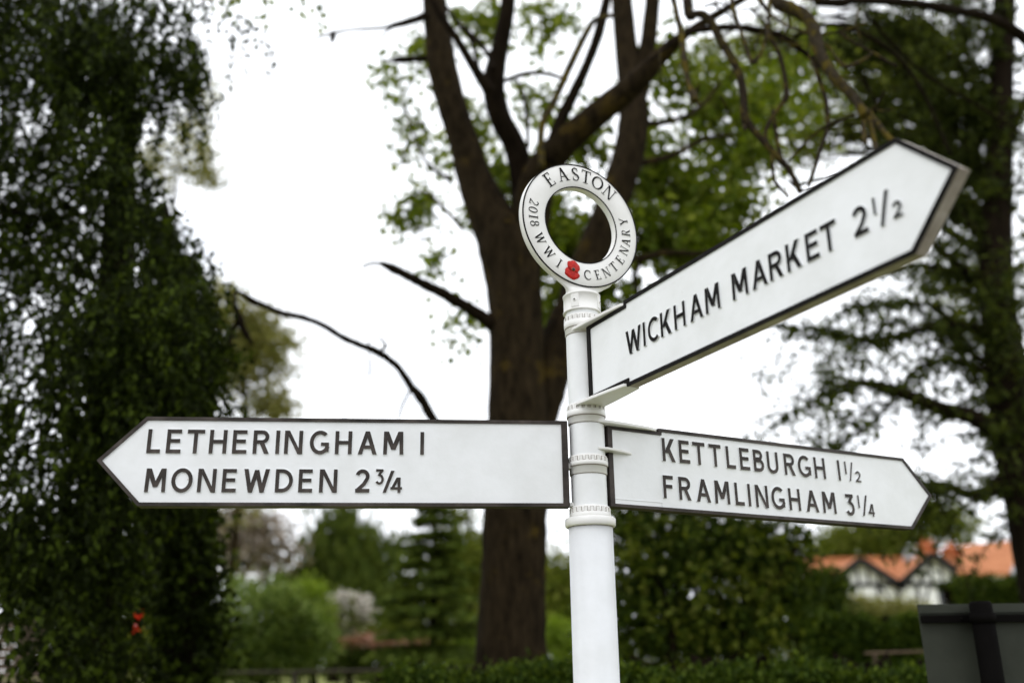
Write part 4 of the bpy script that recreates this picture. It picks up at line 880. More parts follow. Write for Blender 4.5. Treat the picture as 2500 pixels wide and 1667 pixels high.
# ------------------------------------------------------------------ traffic sign seen from behind
def road_sign():
    Y = 3.35; k = mpp(Y)
    pt = at(2392, 1466, Y); x = pt[0]; top = pt[2]
    root = empty('road_sign', (x, Y, 0), 'back of a dark grey traffic sign on a black post at the bottom right', 'road sign')
    yaw = 0.03
    Mx = Matrix.Translation((x, Y, 0)) @ Matrix.Rotation(yaw, 4, 'Z')
    w0 = -(2392 - 2268) * k; w1 = 0.30
    b = MB(); b.box((w0, 0.062, top - 0.75), (w1, 0.066, top - 0.006), 0, Mx)
    b.build('plate', M['sign_grey'], root)
    e = MB(); e.box((w0, 0.054, top - 0.035), (w1, 0.0618, top - 0.006), 0, Mx); e.build('top_rim', M['sign_grey'], root)
    for zc in (top - 0.055, top - 0.52):
        r = MB(); r.box((w0 + 0.004, 0.040, zc - 0.012), (w1 - 0.004, 0.0616, zc + 0.012), 0, Mx); r.build('channel', M['sign_black'], root)
    for zc in (top - 0.055,):
        for dx in (-0.052, 0.052):
            f_ = MB(); f_.lathe([(0.0, -0.006), (0.005, -0.006), (0.0062, -0.002), (0.0062, 0.0)], 10)
            f_.build('bolt', M['sign_black'], root, Matrix.Translation((0, 0, 0)) @ Matrix.Rotation(yaw, 4, 'Z') @ Matrix.Translation((dx, 0.040, zc)) @ Matrix.Rotation(math.radians(-90), 4, 'X'))
    p = MB(); pr = []
    p.lathe([(0.0, top - 0.002), (0.030, top - 0.002), (0.036, top - 0.010), (0.036, -0.2)], 24, 0, (x, Y)); p.build('post', M['sign_black'], root)
    for zc in (top - 0.055, top - 0.52):
        c = MB(); c.lathe([(0.037, zc - 0.016), (0.041, zc - 0.016), (0.041, zc + 0.016), (0.037, zc + 0.016)], 20, 0, (x, Y)); cl_ = c.build('clamp', M['sign_black'], root)
road_sign()

# ------------------------------------------------------------------ lettering (raised cast letters made of strokes)
def arc(cx, cy, rx, ry, a0, a1, n=12):
    return [(cx + rx * math.cos(math.radians(a0 + (a1 - a0) * i / n)), cy + ry * math.sin(math.radians(a0 + (a1 - a0) * i / n))) for i in range(n + 1)]
def rect(x0, y0, x1, y1): return ('poly', [(x0, y0), (x1, y0), (x1, y1), (x0, y1)])
def par(xb, yb, xt, yt, wx):
    """slanting stroke cut level at both ends: centre xb at yb to centre xt at yt, level width wx"""
    return ('poly', [(xb - wx / 2, yb), (xb + wx / 2, yb), (xt + wx / 2, yt), (xt - wx / 2, yt)])
def line_(pts, w): return ('line', pts, w)
SW = 0.162
def sans(ch):
    w = SW; h = w / 2; d = w * 1.12
    if ch == 'L': return 0.54, [rect(0, 0, w, 1), rect(w, 0, 0.54, w)]
    if ch == 'E': return 0.59, [rect(0, 0, w, 1), rect(w, 0, .59, w), rect(w, 1 - w, .58, 1), rect(w, .44, .54, .44 + w)]
    if ch == 'F': return 0.56, [rect(0, 0, w, 1), rect(w, 1 - w, .56, 1), rect(w, .44, .51, .44 + w)]
    if ch == 'T': return 0.70, [rect(0, 1 - w, .70, 1), rect(.35 - h, 0, .35 + h, 1 - w)]
    if ch == 'H': return 0.71, [rect(0, 0, w, 1), rect(.71 - w, 0, .71, 1), rect(w, .5 - h, .71 - w, .5 + h)]
    if ch in 'I1': return w, [rect(0, 0, w, 1)]
    if ch == 'N': return 0.76, [rect(0, 0, w, 1), rect(.76 - w, 0, .76, 1), ('poly', [(w * .2, 1), (.76 - w * 1.25, 0), (.76 - w * .2, 0), (w * 1.25, 1)])]
    if ch == 'M': return 0.86, [par(h, 0, h + .02, 1, w), par(.86 - h, 0, .84 - h, 1, w), ('poly', [(.03, 1), (.43 - d * .55, .22), (.43 + d * .55, .22), (.03 + d * 1.1, 1)]), ('poly', [(.83 - d * 1.1, 1), (.43 - d * .55, .22), (.43 + d * .55, .22), (.83, 1)])]
    if ch == 'A': return 0.80, [par(d / 2, 0, .40, 1, d), par(.80 - d / 2, 0, .40, 1, d), rect(.17, .24, .63, .24 + w * .92)]
    if ch == 'W': return 1.08, [par(.30, 0, d / 2, 1, d), par(.30, 0, .54, .96, d), par(.78, 0, .54, .96, d), par(.78, 0, 1.08 - d / 2, 1, d)]
    if ch == 'K': return 0.70, [rect(0, 0, w, 1), ('poly', [(w, .32), (w + .02, .32 + w * 1.25), (.66, 1), (.66 - w * 1.30, 1), (w, .54)][::1]) if False else par(.20, .36, .56, 1, d * 1.15), par(.70 - d * .6, 0, .30, .60, d * 1.15)]
    if ch == 'R': return 0.68, [rect(0, 0, w, 1), line_([(w, 1 - h), (.34, 1 - h)] + arc(.36, .71, .21, .29 - h, 90, -90)[1:] + [(w, .42 + h)], w), par(.68 - d * .6, 0, .36, .46, d * 1.1)]
    if ch == 'B': return 0.64, [rect(0, 0, w, 1), line_([(w, 1 - h), (.30, 1 - h)] + arc(.32, .75, .17, .25 - h, 90, -90)[1:] + [(w, .5 + h - .005)], w), line_([(w, .5 - h + .08), (.32, .5 - h + .08)] + arc(.34, .28 + .02, .215, .30 - h, 90, -90)[1:] + [(w, h)], w)]
    if ch == 'D': return 0.74, [rect(0, 0, w, 1), line_([(w, 1 - h), (.26, 1 - h)] + arc(.28, .5, .38, .5 - h, 90, -90, 18)[1:] + [(w, h)], w)]
    if ch == 'U': return 0.69, [line_([(h, 1), (h, .36)] + arc(.345, .33, .345 - h, .34 - h, 180, 360, 16) + [(.69 - h, .36), (.69 - h, 1)], w)]
    if ch == 'O': return 0.86, [line_(arc(.43, .5, .43 - h, .51 - h, 90, 450, 36), w)]
    if ch == 'C': return 0.74, [line_(arc(.43, .5, .43 - h, .51 - h, 48, 312, 28), w)]
    if ch == 'G': return 0.80, [line_(arc(.43, .5, .43 - h, .51 - h, 48, 338, 30), w), rect(.80 - w, .10, .80, .50), rect(.46, .50 - w * .9, .80 - w, .50)]
    if ch == '2': return 0.60, [line_(arc(.295, .69, .30 - h, .31 - h, 165, -25, 18) + [(.36, .36), (h + .02, w * .7)], w), rect(0, 0, .60, w)]
    if ch == '3': return 0.58, [rect(.03, 1 - w, .52, 1), par(.24, .60, .45, 1 - w * .5, d * 1.1), line_([(.20, .62), (.28, .62)] + arc(.27, .32, .29 - h, .33 - h + .02, 80, -150, 20), w)]
    if ch == '4': return 0.64, [rect(.39, 0, .39 + w, 1), par(.10, .24, .42, 1, d), rect(0, .20, .64, .20 + w)]
    if ch == '/': return 0.42, [par(.06, 0, .36, 1, .13)]
    raise KeyError(ch)
def serif(ch):
    k, t, s = 0.15, 0.065, 0.05
    def foot(x, y, wd=.27): return rect(x - wd / 2, y, x + wd / 2, y + s)
    if ch == 'E': return .66, [rect(.09, 0, .09 + k, 1), rect(0, 0, .62, t), rect(0, 1 - t, .58, 1), rect(.09, .48, .46, .48 + t), rect(.57, 0, .63, .24), rect(.53, .78, .59, 1), rect(.42, .41, .47, .62)]
    if ch == 'A': return .92, [par(.15, 0, .42, 1, t * 1.2), par(.73, 0, .42, 1, k * 1.15), rect(.22, .31, .62, .31 + t), foot(.15, 0), foot(.74, 0, .34)]
    if ch == 'S': return .56, [('vline', arc(.28, .76, .20, .205, 30, 270, 16)[:-1] + arc(.28, .26, .22, .225, 90, -150, 16), [t] + [.08] * 8 + [.15] * 14 + [.08] * 9 + [t]), rect(.43, .72, .48, .97), rect(.06, .03, .11, .29)]
    if ch == 'T': return .80, [rect(.40 - k / 2, 0, .40 + k / 2, 1), rect(.03, 1 - t, .77, 1), rect(.03, .76, .085, 1), rect(.715, .76, .77, 1), foot(.40, 0, .36)]
    if ch in 'O': return .92, [('vline', arc(.46, .5, .385, .47, 90, 450, 36), [t + (k + .01 - t) * abs(math.sin(2 * math.pi * i / 36)) for i in range(37)])]
    if ch == '0': return .62, [('vline', arc(.31, .5, .245, .47, 90, 450, 36), [t + (k - .02 - t) * abs(math.sin(2 * math.pi * i / 36)) for i in range(37)])]
    if ch == 'C': return .80, [('vline', arc(.46, .5, .385, .47, 40, 320, 30), [t + (k - t) * max(0, math.sin(math.pi * i / 30)) for i in range(31)]), rect(.70, .68, .75, .97)]
    if ch == 'N': return .92, [rect(.13, 0, .13 + t, 1), rect(.74, 0, .74 + t, 1), ('poly', [(.10, 1), (.66, 0), (.80, 0), (.27, 1)]), foot(.16, 0, .28), foot(.77, 1 - s, .28), foot(.13, 1 - s, .2)]
    if ch == 'I': return .36, [rect(.18 - k / 2, 0, .18 + k / 2, 1), foot(.18, 0, .34), foot(.18, 1 - s, .34)]
    if ch == '1': return .36, [rect(.18 - k / 2, 0, .18 + k / 2, 1), foot(.18, 0, .34), foot(.18, 1 - s, .34)]
    if ch == 'W': return 1.2, [par(.40, 0, .16, 1, k * 1.1), par(.40, 0, .62, 1, t * 1.2), par(.84, 0, .60, 1, k * 1.1), par(.84, 0, 1.06, 1, t * 1.2), foot(.16, 1 - s, .3), foot(1.06, 1 - s, .26), foot(.6, 1 - s, .2)]
    if ch == 'R': return .78, [rect(.10, 0, .10 + k, 1), ('vline', [(.2, 1 - t / 2), (.34, 1 - t / 2)] + arc(.36, .74, .2, .23, 90, -90, 14) + [(.2, .49)], [t] * 4 + [.12] * 8 + [t] * 20), par(.66, 0, .38, .5, k * 1.15), foot(.17, 0, .32), foot(.70, 0, .2), rect(0.02, 1 - s, .3, 1)]
    if ch == 'Y': return .86, [rect(.43 - k / 2, 0, .43 + k / 2, .46), par(.42, .42, .15, 1, k * 1.1), par(.45, .42, .72, 1, t * 1.3), foot(.43, 0, .34), foot(.15, 1 - s, .3), foot(.72, 1 - s, .26)]
    if ch == '2': return .60, [('vline', arc(.28, .70, .21, .26, 160, -35, 14) + [(.1, .1)], [t] * 4 + [.13] * 8 + [.09] * 8), rect(.03, 0, .55, .11), rect(.50, 0, .56, .22)]
    if ch == '8': return .60, [('vline', arc(.30, .75, .19, .215, 90, 450, 24), [.06 + .06 * abs(math.sin(2 * math.pi * i / 24)) for i in range(25)]), ('vline', arc(.30, .27, .225, .24, 90, 450, 24), [.06 + .07 * abs(math.sin(2 * math.pi * i / 24)) for i in range(25)])]
    raise KeyError(ch)
def glyph_mesh(strokes, W_, sx, sy, hgt, mats, name='letter'):
    """raised letter centred on its own origin, face along local z"""
    mb = MB(); e = 0
    def P2(p): return ((p[0] - W_ / 2) * sx, (p[1] - 0.5) * sy)
    for st in strokes:
        top = hgt - e * 0.00012; e += 1
        if st[0] == 'poly':
            pl = [P2(p) for p in st[1]]
            ar = sum(pl[i][0] * pl[(i + 1) % len(pl)][1] - pl[(i + 1) % len(pl)][0] * pl[i][1] for i in range(len(pl)))
            if ar < 0: pl = pl[::-1]
            mb.prism(pl, -0.001, top, 0, 1)
        else:
            pts = np.array(st[1], float); n = len(pts)
            wd = np.full(n, st[2]) if st[0] == 'line' else np.interp(np.linspace(0, 1, n), np.linspace(0, 1, len(st[2])), st[2])
            closed = np.linalg.norm(pts[0] - pts[-1]) < 1e-6
            T = np.gradient(pts, axis=0)
            if closed: T[0] = T[-1] = pts[1] - pts[-2]
            T = unit(T); Nn = np.stack([-T[:, 1], T[:, 0]], 1)
            Lf = [P2(a) for a in pts + Nn * wd[:, None] / 2]; Rt = [P2(a) for a in pts - Nn * wd[:, None] / 2]
            v = []; f = []; mi = []
            for a, b in zip(Lf, Rt): v += [(*a, -0.001), (*b, -0.001), (*a, top), (*b, top)]
            for i in range(n - 1):
                o, q = 4 * i, 4 * i + 4
                f += [(o + 2, o + 3, q + 3, q + 2), (o, o + 2, q + 2, q), (o + 1, q + 1, q + 3, o + 3)]; mi += [0, 1, 1]
            f += [(0, 1, 3, 2), (4 * n - 4, 4 * n - 2, 4 * n - 1, 4 * n - 3)]; mi += [1, 1]
            mb.add(v, f, mi)
    return mb.mesh(name, mats)
GC = {}
def put_letter(parent, ch, u, v, n, hgt_cap, width=None, font='sans', rot=0.0, raise_=0.0032, mats=None):
    W_, st = (sans if font == 'sans' else serif)(ch)
    sx = hgt_cap if width is None else width / W_
    key = (ch, round(sx, 4), round(hgt_cap, 4), font, id(mats[0]))
    if key not in GC: GC[key] = glyph_mesh(st, W_, sx, hgt_cap, raise_, mats)
    o = bpy.data.objects.new('letter', GC[key]); COL.objects.link(o); o.parent = parent
    o.matrix_basis = Matrix.Translation((u, v, n)) @ Matrix.Rotation(rot, 4, 'Z')
    return o

# ------------------------------------------------------------------ the signpost
PX, PY = 0.1869, 2.4007
post = empty('signpost', (PX, PY, 0), 'white cast iron village fingerpost with three pointing arms and a ring on top', 'signpost')
def pz(z): return z + H
b = MB()
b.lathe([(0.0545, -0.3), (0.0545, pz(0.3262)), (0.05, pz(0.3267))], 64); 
b.build('lower_post', M['white_dimmed'], post, Matrix.Identity(4))
b = MB(); b.lathe([(0.0445, pz(0.325)), (0.0445, pz(0.89))], 64); b.build('upper_post', M['white'], post, Matrix.Identity(4))
b = MB(); b.lathe([(0.056, -0.02), (0.095, -0.02), (0.092, 0.03), (0.075, 0.06), (0.0575, 0.09), (0.0555, 0.092)], 48); b.build('base_flange', M['white'], post, Matrix.Identity(4))
def collar(zb, zm, zt, ztooth, rband, rring, rteeth, nt=21, ph=0.0, flange=None):
    c = MB(); g = 0.0016
    prof = [(0.0447, pz(zb))]
    if flange: prof = [(0.050, pz(zb)), (flange - 0.003, pz(zb)), (flange, pz(zb) + 0.003), (flange, pz(zm) - 0.003), (flange - 0.003, pz(zm))]
    else: prof += [(rband - g, pz(zb)), (rband, pz(zb) + g), (rband, pz(zm) - 0.0005)]
    prof += [(rring - g, pz(zm)), (rring, pz(zm) + g), (rring, pz(zt)), (rteeth - 0.0022, pz(zt) + 0.0004), (rteeth - 0.0026, pz(ztooth) + 0.004), (0.0447, pz(ztooth) + 0.006)]
    c.lathe(prof, 64)
    gr = MB()  # dark strips for dirt and shadow lines under the rings
    gr.lathe([(rring - 0.003, pz(zm) - 0.0014), (rring - 0.0007, pz(zm) - 0.0011), (rring - 0.0007, pz(zm) + 0.0004)], 64)
    if not flange: gr.lathe([(0.0440, pz(zb) - 0.0012), (rband - 0.0012, pz(zb) - 0.0009), (rband - 0.0012, pz(zb) + 0.0004)], 64)
    else: gr.lathe([(0.052, pz(zb) - 0.0012), (flange - 0.006, pz(zb) - 0.0009), (flange - 0.006, pz(zb) + 0.0004)], 64)
    for i in range(nt):                    # dirt and painted shadow lines round the battlement teeth
        da = math.pi / nt * 1.02; w_ = 0.0011 / rring
        a0 = 2 * math.pi * (i + ph) / nt - w_; a1 = a0 + da + 2 * w_
        for ra, (b0, b1), (z0_, z1_) in ((rteeth - 0.0016, (a0, a1), (pz(zt) + 0.0005, pz(ztooth) + 0.0009)), (rteeth - 0.0017, (a1, a0 + 2 * math.pi / nt), (pz(zt) + 0.0002, pz(zt) + 0.0014))):
            am = (b0 + b1) / 2
            gr.add([(ra * math.cos(a), ra * math.sin(a), z) for a in (b0, am, b1) for z in (z0_, z1_)] + [(0.044 * math.cos(a), 0.044 * math.sin(a), z) for a in (b0, am, b1) for z in (z0_, z1_)],
                   [(0, 2, 3, 1), (2, 4, 5, 3), (1, 3, 9, 7), (3, 5, 11, 9), (0, 1, 7, 6), (4, 10, 11, 5), (0, 6, 8, 2), (2, 8, 10, 4)])
    for i in range(nt):                    # battlement teeth
        a0 = 2 * math.pi * (i + ph) / nt; da = math.pi / nt * 1.02
        v = []; 
        for a in (a0, a0 + da * 0.5, a0 + da):
            for r, z in ((0.0440, pz(zt) - 0.0004), (rring - 0.0001, pz(zt) - 0.0004), (rring - 0.0003, pz(ztooth)), (0.0440, pz(ztooth))):
                v.append((r * math.cos(a), r * math.sin(a), z))
        c.add(v, [(1, 5, 6, 2), (5, 9, 10, 6), (2, 6, 7, 3), (6, 10, 11, 7), (0, 1, 2, 3), (8, 11, 10, 9)])
    co = c.build('collar', M['white_cast'], post, Matrix.Identity(4))
    gr.build('joint_dirt_shadow', M['grime_shadow'], co, Matrix.Identity(4))
    return co
collar(0.823, 0.8410, 0.8600, 0.8705, 0.0468, 0.0490, 0.0490)
collar(0.5840, 0.6030, 0.6190, 0.6300, 0.0472, 0.0505, 0.0505, ph=.3)
collar(0.4550, 0.4755, 0.4865, 0.4970, 0.0472, 0.0505, 0.0505, ph=.1)
collar(0.3265, 0.3485, 0.3600, 0.3710, 0.05, 0.0515, 0.0515, ph=.6, flange=0.0625)

# ring finial
Rg = empty('ring_finial', (0, 0, 0)); Rg.parent = post
Rg.name = 'ring_finial'
az = 0.4741; ud = Vector((math.cos(az), math.sin(az), 0)); nd = Vector((ud.y, -ud.x, 0))
MR = Matrix(((ud.x, 0, nd.x, 0), (ud.y, 0, nd.y, 0), (0, 1, 0, pz(1.1408)), (0, 0, 0, 1)))
Rg.matrix_basis = MR
RO, RI, NF, NB = 0.1814, 0.1105, 0.0150, -0.0085
b = MB()
seg = 96; prof = [(RI, NB + .002), (RI + .002, NB), (RO - .003, NB), (RO, NB + .003), (RO, NF - .0015), (RO - .0015, NF), (RI + .0015, NF), (RI, NF - .0015), (RI, NB + .002)]
b.lathe(prof, seg)
b.build('ring', M['white_cast'], Rg, Matrix.Identity(4))
b = MB()
for r0, r1 in ((RO - 0.0034, RO - 0.0002), (RI + 0.0002, RI + 0.0030)):
    b.lathe([(r0, NF - .001), (r0, NF + .0009), (r1, NF + .0007), (r1 + .0002, NF - .0015)], seg)
b.build('border', M['black'], Rg, Matrix.Identity(4))
# neck that flares from collar to ring
b = MB(); v = []; f = []; ns = 40
lv = [(-0.2060, 0.0450, 0.0450, 0), (-0.2010, 0.0438, 0.0420, 0), (-0.1960, 0.0445, 0.0310, 0.001), (-0.1905, 0.0480, 0.0190, 0.002), (-0.1845, 0.0550, 0.0112, 0.0024), (-0.1760, 0.0680, 0.0108, 0.0024), (-0.1640, 0.0880, 0.0108, 0.0024), (-0.1500, 0.1010, 0.0104, 0.0024)]
for vv, a_, c_, off in lv:
    for i in range(ns):
        t_ = 2 * math.pi * i / ns; v.append((a_ * math.cos(t_), vv, c_ * math.sin(t_) + off))
for j in range(len(lv) - 1):
    for i in range(ns): f.append((j * ns + i, j * ns + (i + 1) % ns, (j + 1) * ns + (i + 1) % ns, (j + 1) * ns + i))
# carve away the part of the neck that would fill the hole: it all stays below the ring's inner edge
b.add(v, f, 0, True); b.build('neck', M['white_cast'], Rg, Matrix.Identity(4))
s = MB(); s.lathe([(0.0447, pz(0.8855)), (0.0500, pz(0.8858)), (0.0503, pz(0.8890)), (0.0485, pz(0.8900)), (0.0485, pz(0.9300)), (0.0500, pz(0.9308)), (0.0502, pz(0.9345)), (0.0480, pz(0.9365)), (0.0448, pz(0.9380))], 64)
s.build('socket', M['white_cast'], post, Matrix.Identity(4))
for a_ in (-2.02, -0.42, 1.1):
    Ms = Matrix.Rotation(a_, 4, 'Z')
    p = MB()
    vv = []
    for aa in (-0.22, -0.11, 0.0, 0.11, 0.22):
        for r_, z_ in ((0.047, pz(.8935)), (0.0500, pz(.8935)), (0.0500, pz(.9285)), (0.047, pz(.9285))): vv.append((r_ * math.cos(aa), r_ * math.sin(aa), z_))
    ff = []
    for i in range(4):
        o = 4 * i; q_ = o + 4; ff += [(o + 1, q_ + 1, q_ + 2, o + 2), (o + 2, q_ + 2, q_ + 3, o + 3), (o, q_, q_ + 1, o + 1)]
    ff += [(0, 1, 2, 3), (16, 19, 18, 17)]
    p.add(vv, ff); p.build('lug', M['white_cast'], post, Ms)
    sc = MB(); sc.lathe([(0.0, 0.0512), (0.0014, 0.0514), (0.0020, 0.0526), (0.0042, 0.0520), (0.0052, 0.0500)], 16, [0, 0, 0, 0] * 16 if False else 0)
    Mr = Ms @ Matrix.Translation((0, 0, pz(.912))) @ Matrix(((0, 0, 1, 0), (0, 1, 0, 0), (-1, 0, 0, 0), (0, 0, 0, 1)))
    so = sc.build('screw', [M['white_cast'], M['screw']], post, Mr)
    dk = MB(); dk.lathe([(0.0, 0.0530), (0.0022, 0.0529), (0.0023, 0.051)], 12); dk.build('screw_hole', M['sign_black'], post, Mr)
letM = [M['black'], M['white']]
for ch, ang in (('E', 130.4), ('A', 111.2), ('S', 95.5), ('T', 82.3), ('O', 67.6), ('N', 51.3)):
    a_ = math.radians(ang); put_letter(Rg, ch, 0.1508 * math.cos(a_), 0.1508 * math.sin(a_), NF, 0.0400, None, 'serif', a_ - math.pi / 2, 0.0018, letM)
small = [('2', 166.3, .1505), ('0', 175.0, .1500), ('1', 182.8, .149), ('8', 190.2, .148), ('W', 207.0, .1462), ('W', 224.3, .146), ('I', 239.8, .148),
         ('C', 274.7, .1465), ('E', 287.7, .1465), ('N', 299.4, .1465), ('T', 312.3, .1445), ('E', 325.4, .1445), ('N', 338.8, .1432), ('A', 350.6, .1440), ('R', 361.8, .1432), ('Y', 375.2, .1425)]
for ch, ang, rr in small:
    a_ = math.radians(ang); put_letter(Rg, ch, rr * math.cos(a_), rr * math.sin(a_), NF, 0.0275, None, 'serif', a_ + math.pi / 2, 0.0016, letM)
# poppy
pop = MB()
cx, cy = -0.0337, -0.1405
def petal(ox, oy, rx, ry, rot, z0, dome):
    n = 28; v = [(cx + ox, cy + oy, NF + z0 + dome)]
    for ring_ in (0.55, 1.0):
        for i in range(n):
            a_ = 2 * math.pi * i / n; wv = 1 + (0.05 * math.sin(5 * a_ + rx * 900) + 0.03 * math.sin(9 * a_)) * ring_
            x_, y_ = rx * ring_ * wv * math.cos(a_), ry * ring_ * wv * math.sin(a_)
            v.append((cx + ox + x_ * math.cos(rot) - y_ * math.sin(rot), cy + oy + x_ * math.sin(rot) + y_ * math.cos(rot), NF + z0 + dome * (1 - ring_ ** 2) * 0.9 + 0.0004 * math.sin(7 * a_) * ring_))
    for i in range(n): v.append((v[1 + n + i][0], v[1 + n + i][1], NF - 0.0005))
    f = [(0, 1 + i, 1 + (i + 1) % n) for i in range(n)] + [(1 + i, 1 + n + i, 1 + n + (i + 1) % n, 1 + (i + 1) % n) for i in range(n)] + [(1 + n + i, 1 + 2 * n + i, 1 + 2 * n + (i + 1) % n, 1 + n + (i + 1) % n) for i in range(n)]
    return v, f
Pp = MB(); v, f = petal(-0.002, -0.0090, 0.0225, 0.0165, -0.25, 0.0014, 0.0016); Pp.add(v, f, 0, True); po = Pp.build('poppy', M['poppy_red'], Rg, Matrix.Identity(4))
Pp = MB(); v, f = petal(0.003, 0.0110, 0.0195, 0.0160, -0.50, 0.0024, 0.0016); Pp.add(v, f, 0, True); Pp.build('poppy', M['poppy_red'], Rg, Matrix.Identity(4))
c = MB(); c.lathe([(0.0, NF + .0052), (0.0055, NF + .0050), (0.0066, NF + .003)], 20, 0, (cx + .001, cy + .002)); c.build('poppy_rim', M['poppy_rust'], Rg, Matrix.Identity(4))
c = MB(); c.lathe([(0.0, NF + .0066), (0.0034, NF + .0062), (0.0044, NF + .0050), (0.0046, NF + .003)], 20, 0, (cx + .001, cy + .002)); c.build('poppy_centre', M['poppy_dark'], Rg, Matrix.Identity(4))

# arms
TH = 0.0215      # front of the panel from the post axis
BK = -0.0080     # back of the panel
def inset(poly, ds):
    """offset each edge of a clockwise/ccw polygon inward by its own distance"""
    n = len(poly); ar = sum(poly[i][0] * poly[(i + 1) % n][1] - poly[(i + 1) % n][0] * poly[i][1] for i in range(n)); sg = 1 if ar > 0 else -1
    L_ = []
    for i in range(n):
        p = np.array(poly[i]); q = np.array(poly[(i + 1) % n]); d = (q - p) / np.linalg.norm(q - p); nn = np.array([-d[1], d[0]]) * sg
        L_.append((p + nn * ds[i], d))
    o = []
    for i in range(n):
        (p, d), (q, e) = L_[i - 1], L_[i]
        A = np.array([d, -e]).T; t = np.linalg.solve(A, q - p); o.append(tuple(p + d * t[0]))
    return o
def make_arm(az, zc, flip, label, outline, ds, white_edge, lines, bm, brackets, ridge=None, BK=BK):
    d = Vector((math.cos(az), math.sin(az), 0)); u = -d if flip else d; n = Vector((u.y, -u.x, 0))
    Ma = Matrix(((u.x, 0, n.x, 0), (u.y, 0, n.y, 0), (0, 1, 0, pz(zc)), (0, 0, 0, 1)))
    arm = empty('sign_arm', (0, 0, 0)); arm.parent = post; arm.matrix_basis = Ma; arm['label'] = label
    inn = inset(outline, ds)
    p = MB(); p.prism(inn, BK, TH); p.build('panel', M['white'], arm, Matrix.Identity(4))
    fr = MB(); k = len(outline); F0 = TH + 0.0035
    def wall(ring_o, ring_i, n0, n1, ms):
        v = [(x, y, n0) for x, y in ring_o] + [(x, y, n1) for x, y in ring_o] + [(x, y, n0) for x, y in ring_i] + [(x, y, n1) for x, y in ring_i]
        ff = []; mi = []
        for i in range(k):
            j = (i + 1) % k
            ff += [(i, j, k + j, k + i), (k + i, k + j, 3 * k + j, 3 * k + i), (2 * k + j, 2 * k + i, 3 * k + i, 3 * k + j), (i, 2 * k + i, 2 * k + j, j)]; mi += ms
        fr.add(v, ff, mi)
    if white_edge:
        wall(outline, inn, F0 - 0.0045, F0, [0, 0, 0, 0]); wall(inset(outline, [0.0008] * k), inn, BK - 0.0035, F0 - 0.0046, [1, 1, 1, 1])
    else: wall(outline, inn, BK - 0.0035, F0, [0, 0, 0, 0])
    # slightly wavy hand painted inner edge comes from the cast fillet
    fr.build('border', [bm, M['edge_dirty']], arm, Matrix.Identity(4))
    mt = [bm, M['white']]
    for ch, uu, wd, v0, v1, sc in lines:
        W_, _ = sans(ch)
        put_letter(arm, ch, uu, (v0 + v1) / 2, TH, v1 - v0, W_ * (v1 - v0) * sc, 'sans', 0, 0.0032, mt)
    for bv, bt, pts in brackets:
        full = pts + [(x, -y * 0.7) for x, y in reversed(pts)]
        ar = sum(full[i][0] * full[(i + 1) % len(full)][1] - full[(i + 1) % len(full)][0] * full[i][1] for i in range(len(full)))
        if ar < 0: full = full[::-1]
        kk = len(full); e_ = inset(full, [0.0015] * kk)
        v = [(x, bv - bt, y) for x, y in e_] + [(x, bv - bt + .0015, y) for x, y in full] + [(x, bv - .0015, y) for x, y in full] + [(x, bv, y) for x, y in e_]
        ff = [tuple(range(kk)), tuple(range(3 * kk, 4 * kk))[::-1]]
        for lev in range(3):
            for i in range(kk):
                j = (i + 1) % kk; ff.append((lev * kk + i, (lev + 1) * kk + i, (lev + 1) * kk + j, lev * kk + j))
        bb = MB(); bb.add(v, ff); bb.build('bracket', M['white_cast'], arm, Matrix.Identity(4))
    if ridge:
        r_ = MB()
        for (x0, y0, x1, y1) in ridge: r_.box((x0, y0, TH - .001), (x1, y1, TH + .0012))
        r_.build('ridge', M['white'], arm, Matrix.Identity(4))
    return arm
tip = 0.105
# left arm: tip points left, text runs towards the post
h = 0.1079; s0, s1 = 0.0534, 1.1863
L1 = [('L',-1.0584,0,.0183,.0770,1),('E',-1.0120,0,.0183,.0769,1),('T',-0.9613,0,.0184,.0769,1),('H',-0.9081,0,.0185,.0768,1),('E',-0.8569,0,.0185,.0767,1),('R',-0.8055,0,.0186,.0766,1),('I',-0.7667,0,.0186,.0765,1),('N',-0.7287,0,.0187,.0764,1),('G',-0.6667,0,.0185,.0766,1),('H',-0.6084,0,.0188,.0763,1),('A',-0.5504,0,.0188,.0763,1),('M',-0.4872,0,.0189,.0763,1),('1',-0.4168,0,.0190,.0760,1)]
L2 = [('M',-1.0454,0,-.0751,-.0187,1),('O',-0.9844,0,-.0757,-.0181,1),('N',-0.9267,0,-.0750,-.0187,1),('E',-0.8745,0,-.0750,-.0187,1),('W',-0.8109,0,-.0749,-.0186,1),('D',-0.7457,0,-.0749,-.0187,1),('E',-0.6950,0,-.0748,-.0187,1),('N',-0.6409,0,-.0748,-.0186,1),('2',-0.5592,0,-.0747,-.0180,1),('3',-0.5181,0,-.0543,-.0174,1),('/',-0.4965,0,-.0745,-.0209,1.2),('4',-0.4778,0,-.0745,-.0377,1.2)]
outL = [(-s1, 0), (-s1 + tip, -h), (-s0, -h), (-s0, h), (-s1 + tip, h)]
make_arm(3.2432, 0.5897 - h, True, 'long arm pointing left, reading LETHERINGHAM 1 and MONEWDEN 2 3/4', outL, [.0085, .0085, .0155, .0085, .0085], False, L1 + L2, M['black_worn_sheen'],
         [(0.002, 0.014, [(-0.056, 0.0), (-0.055, 0.012), (-0.036, 0.016), (-0.03, 0.0)]), (-h + .012, 0.010, [(-0.056, 0.0), (-0.055, 0.012), (-0.036, 0.016), (-0.03, 0.0)])])
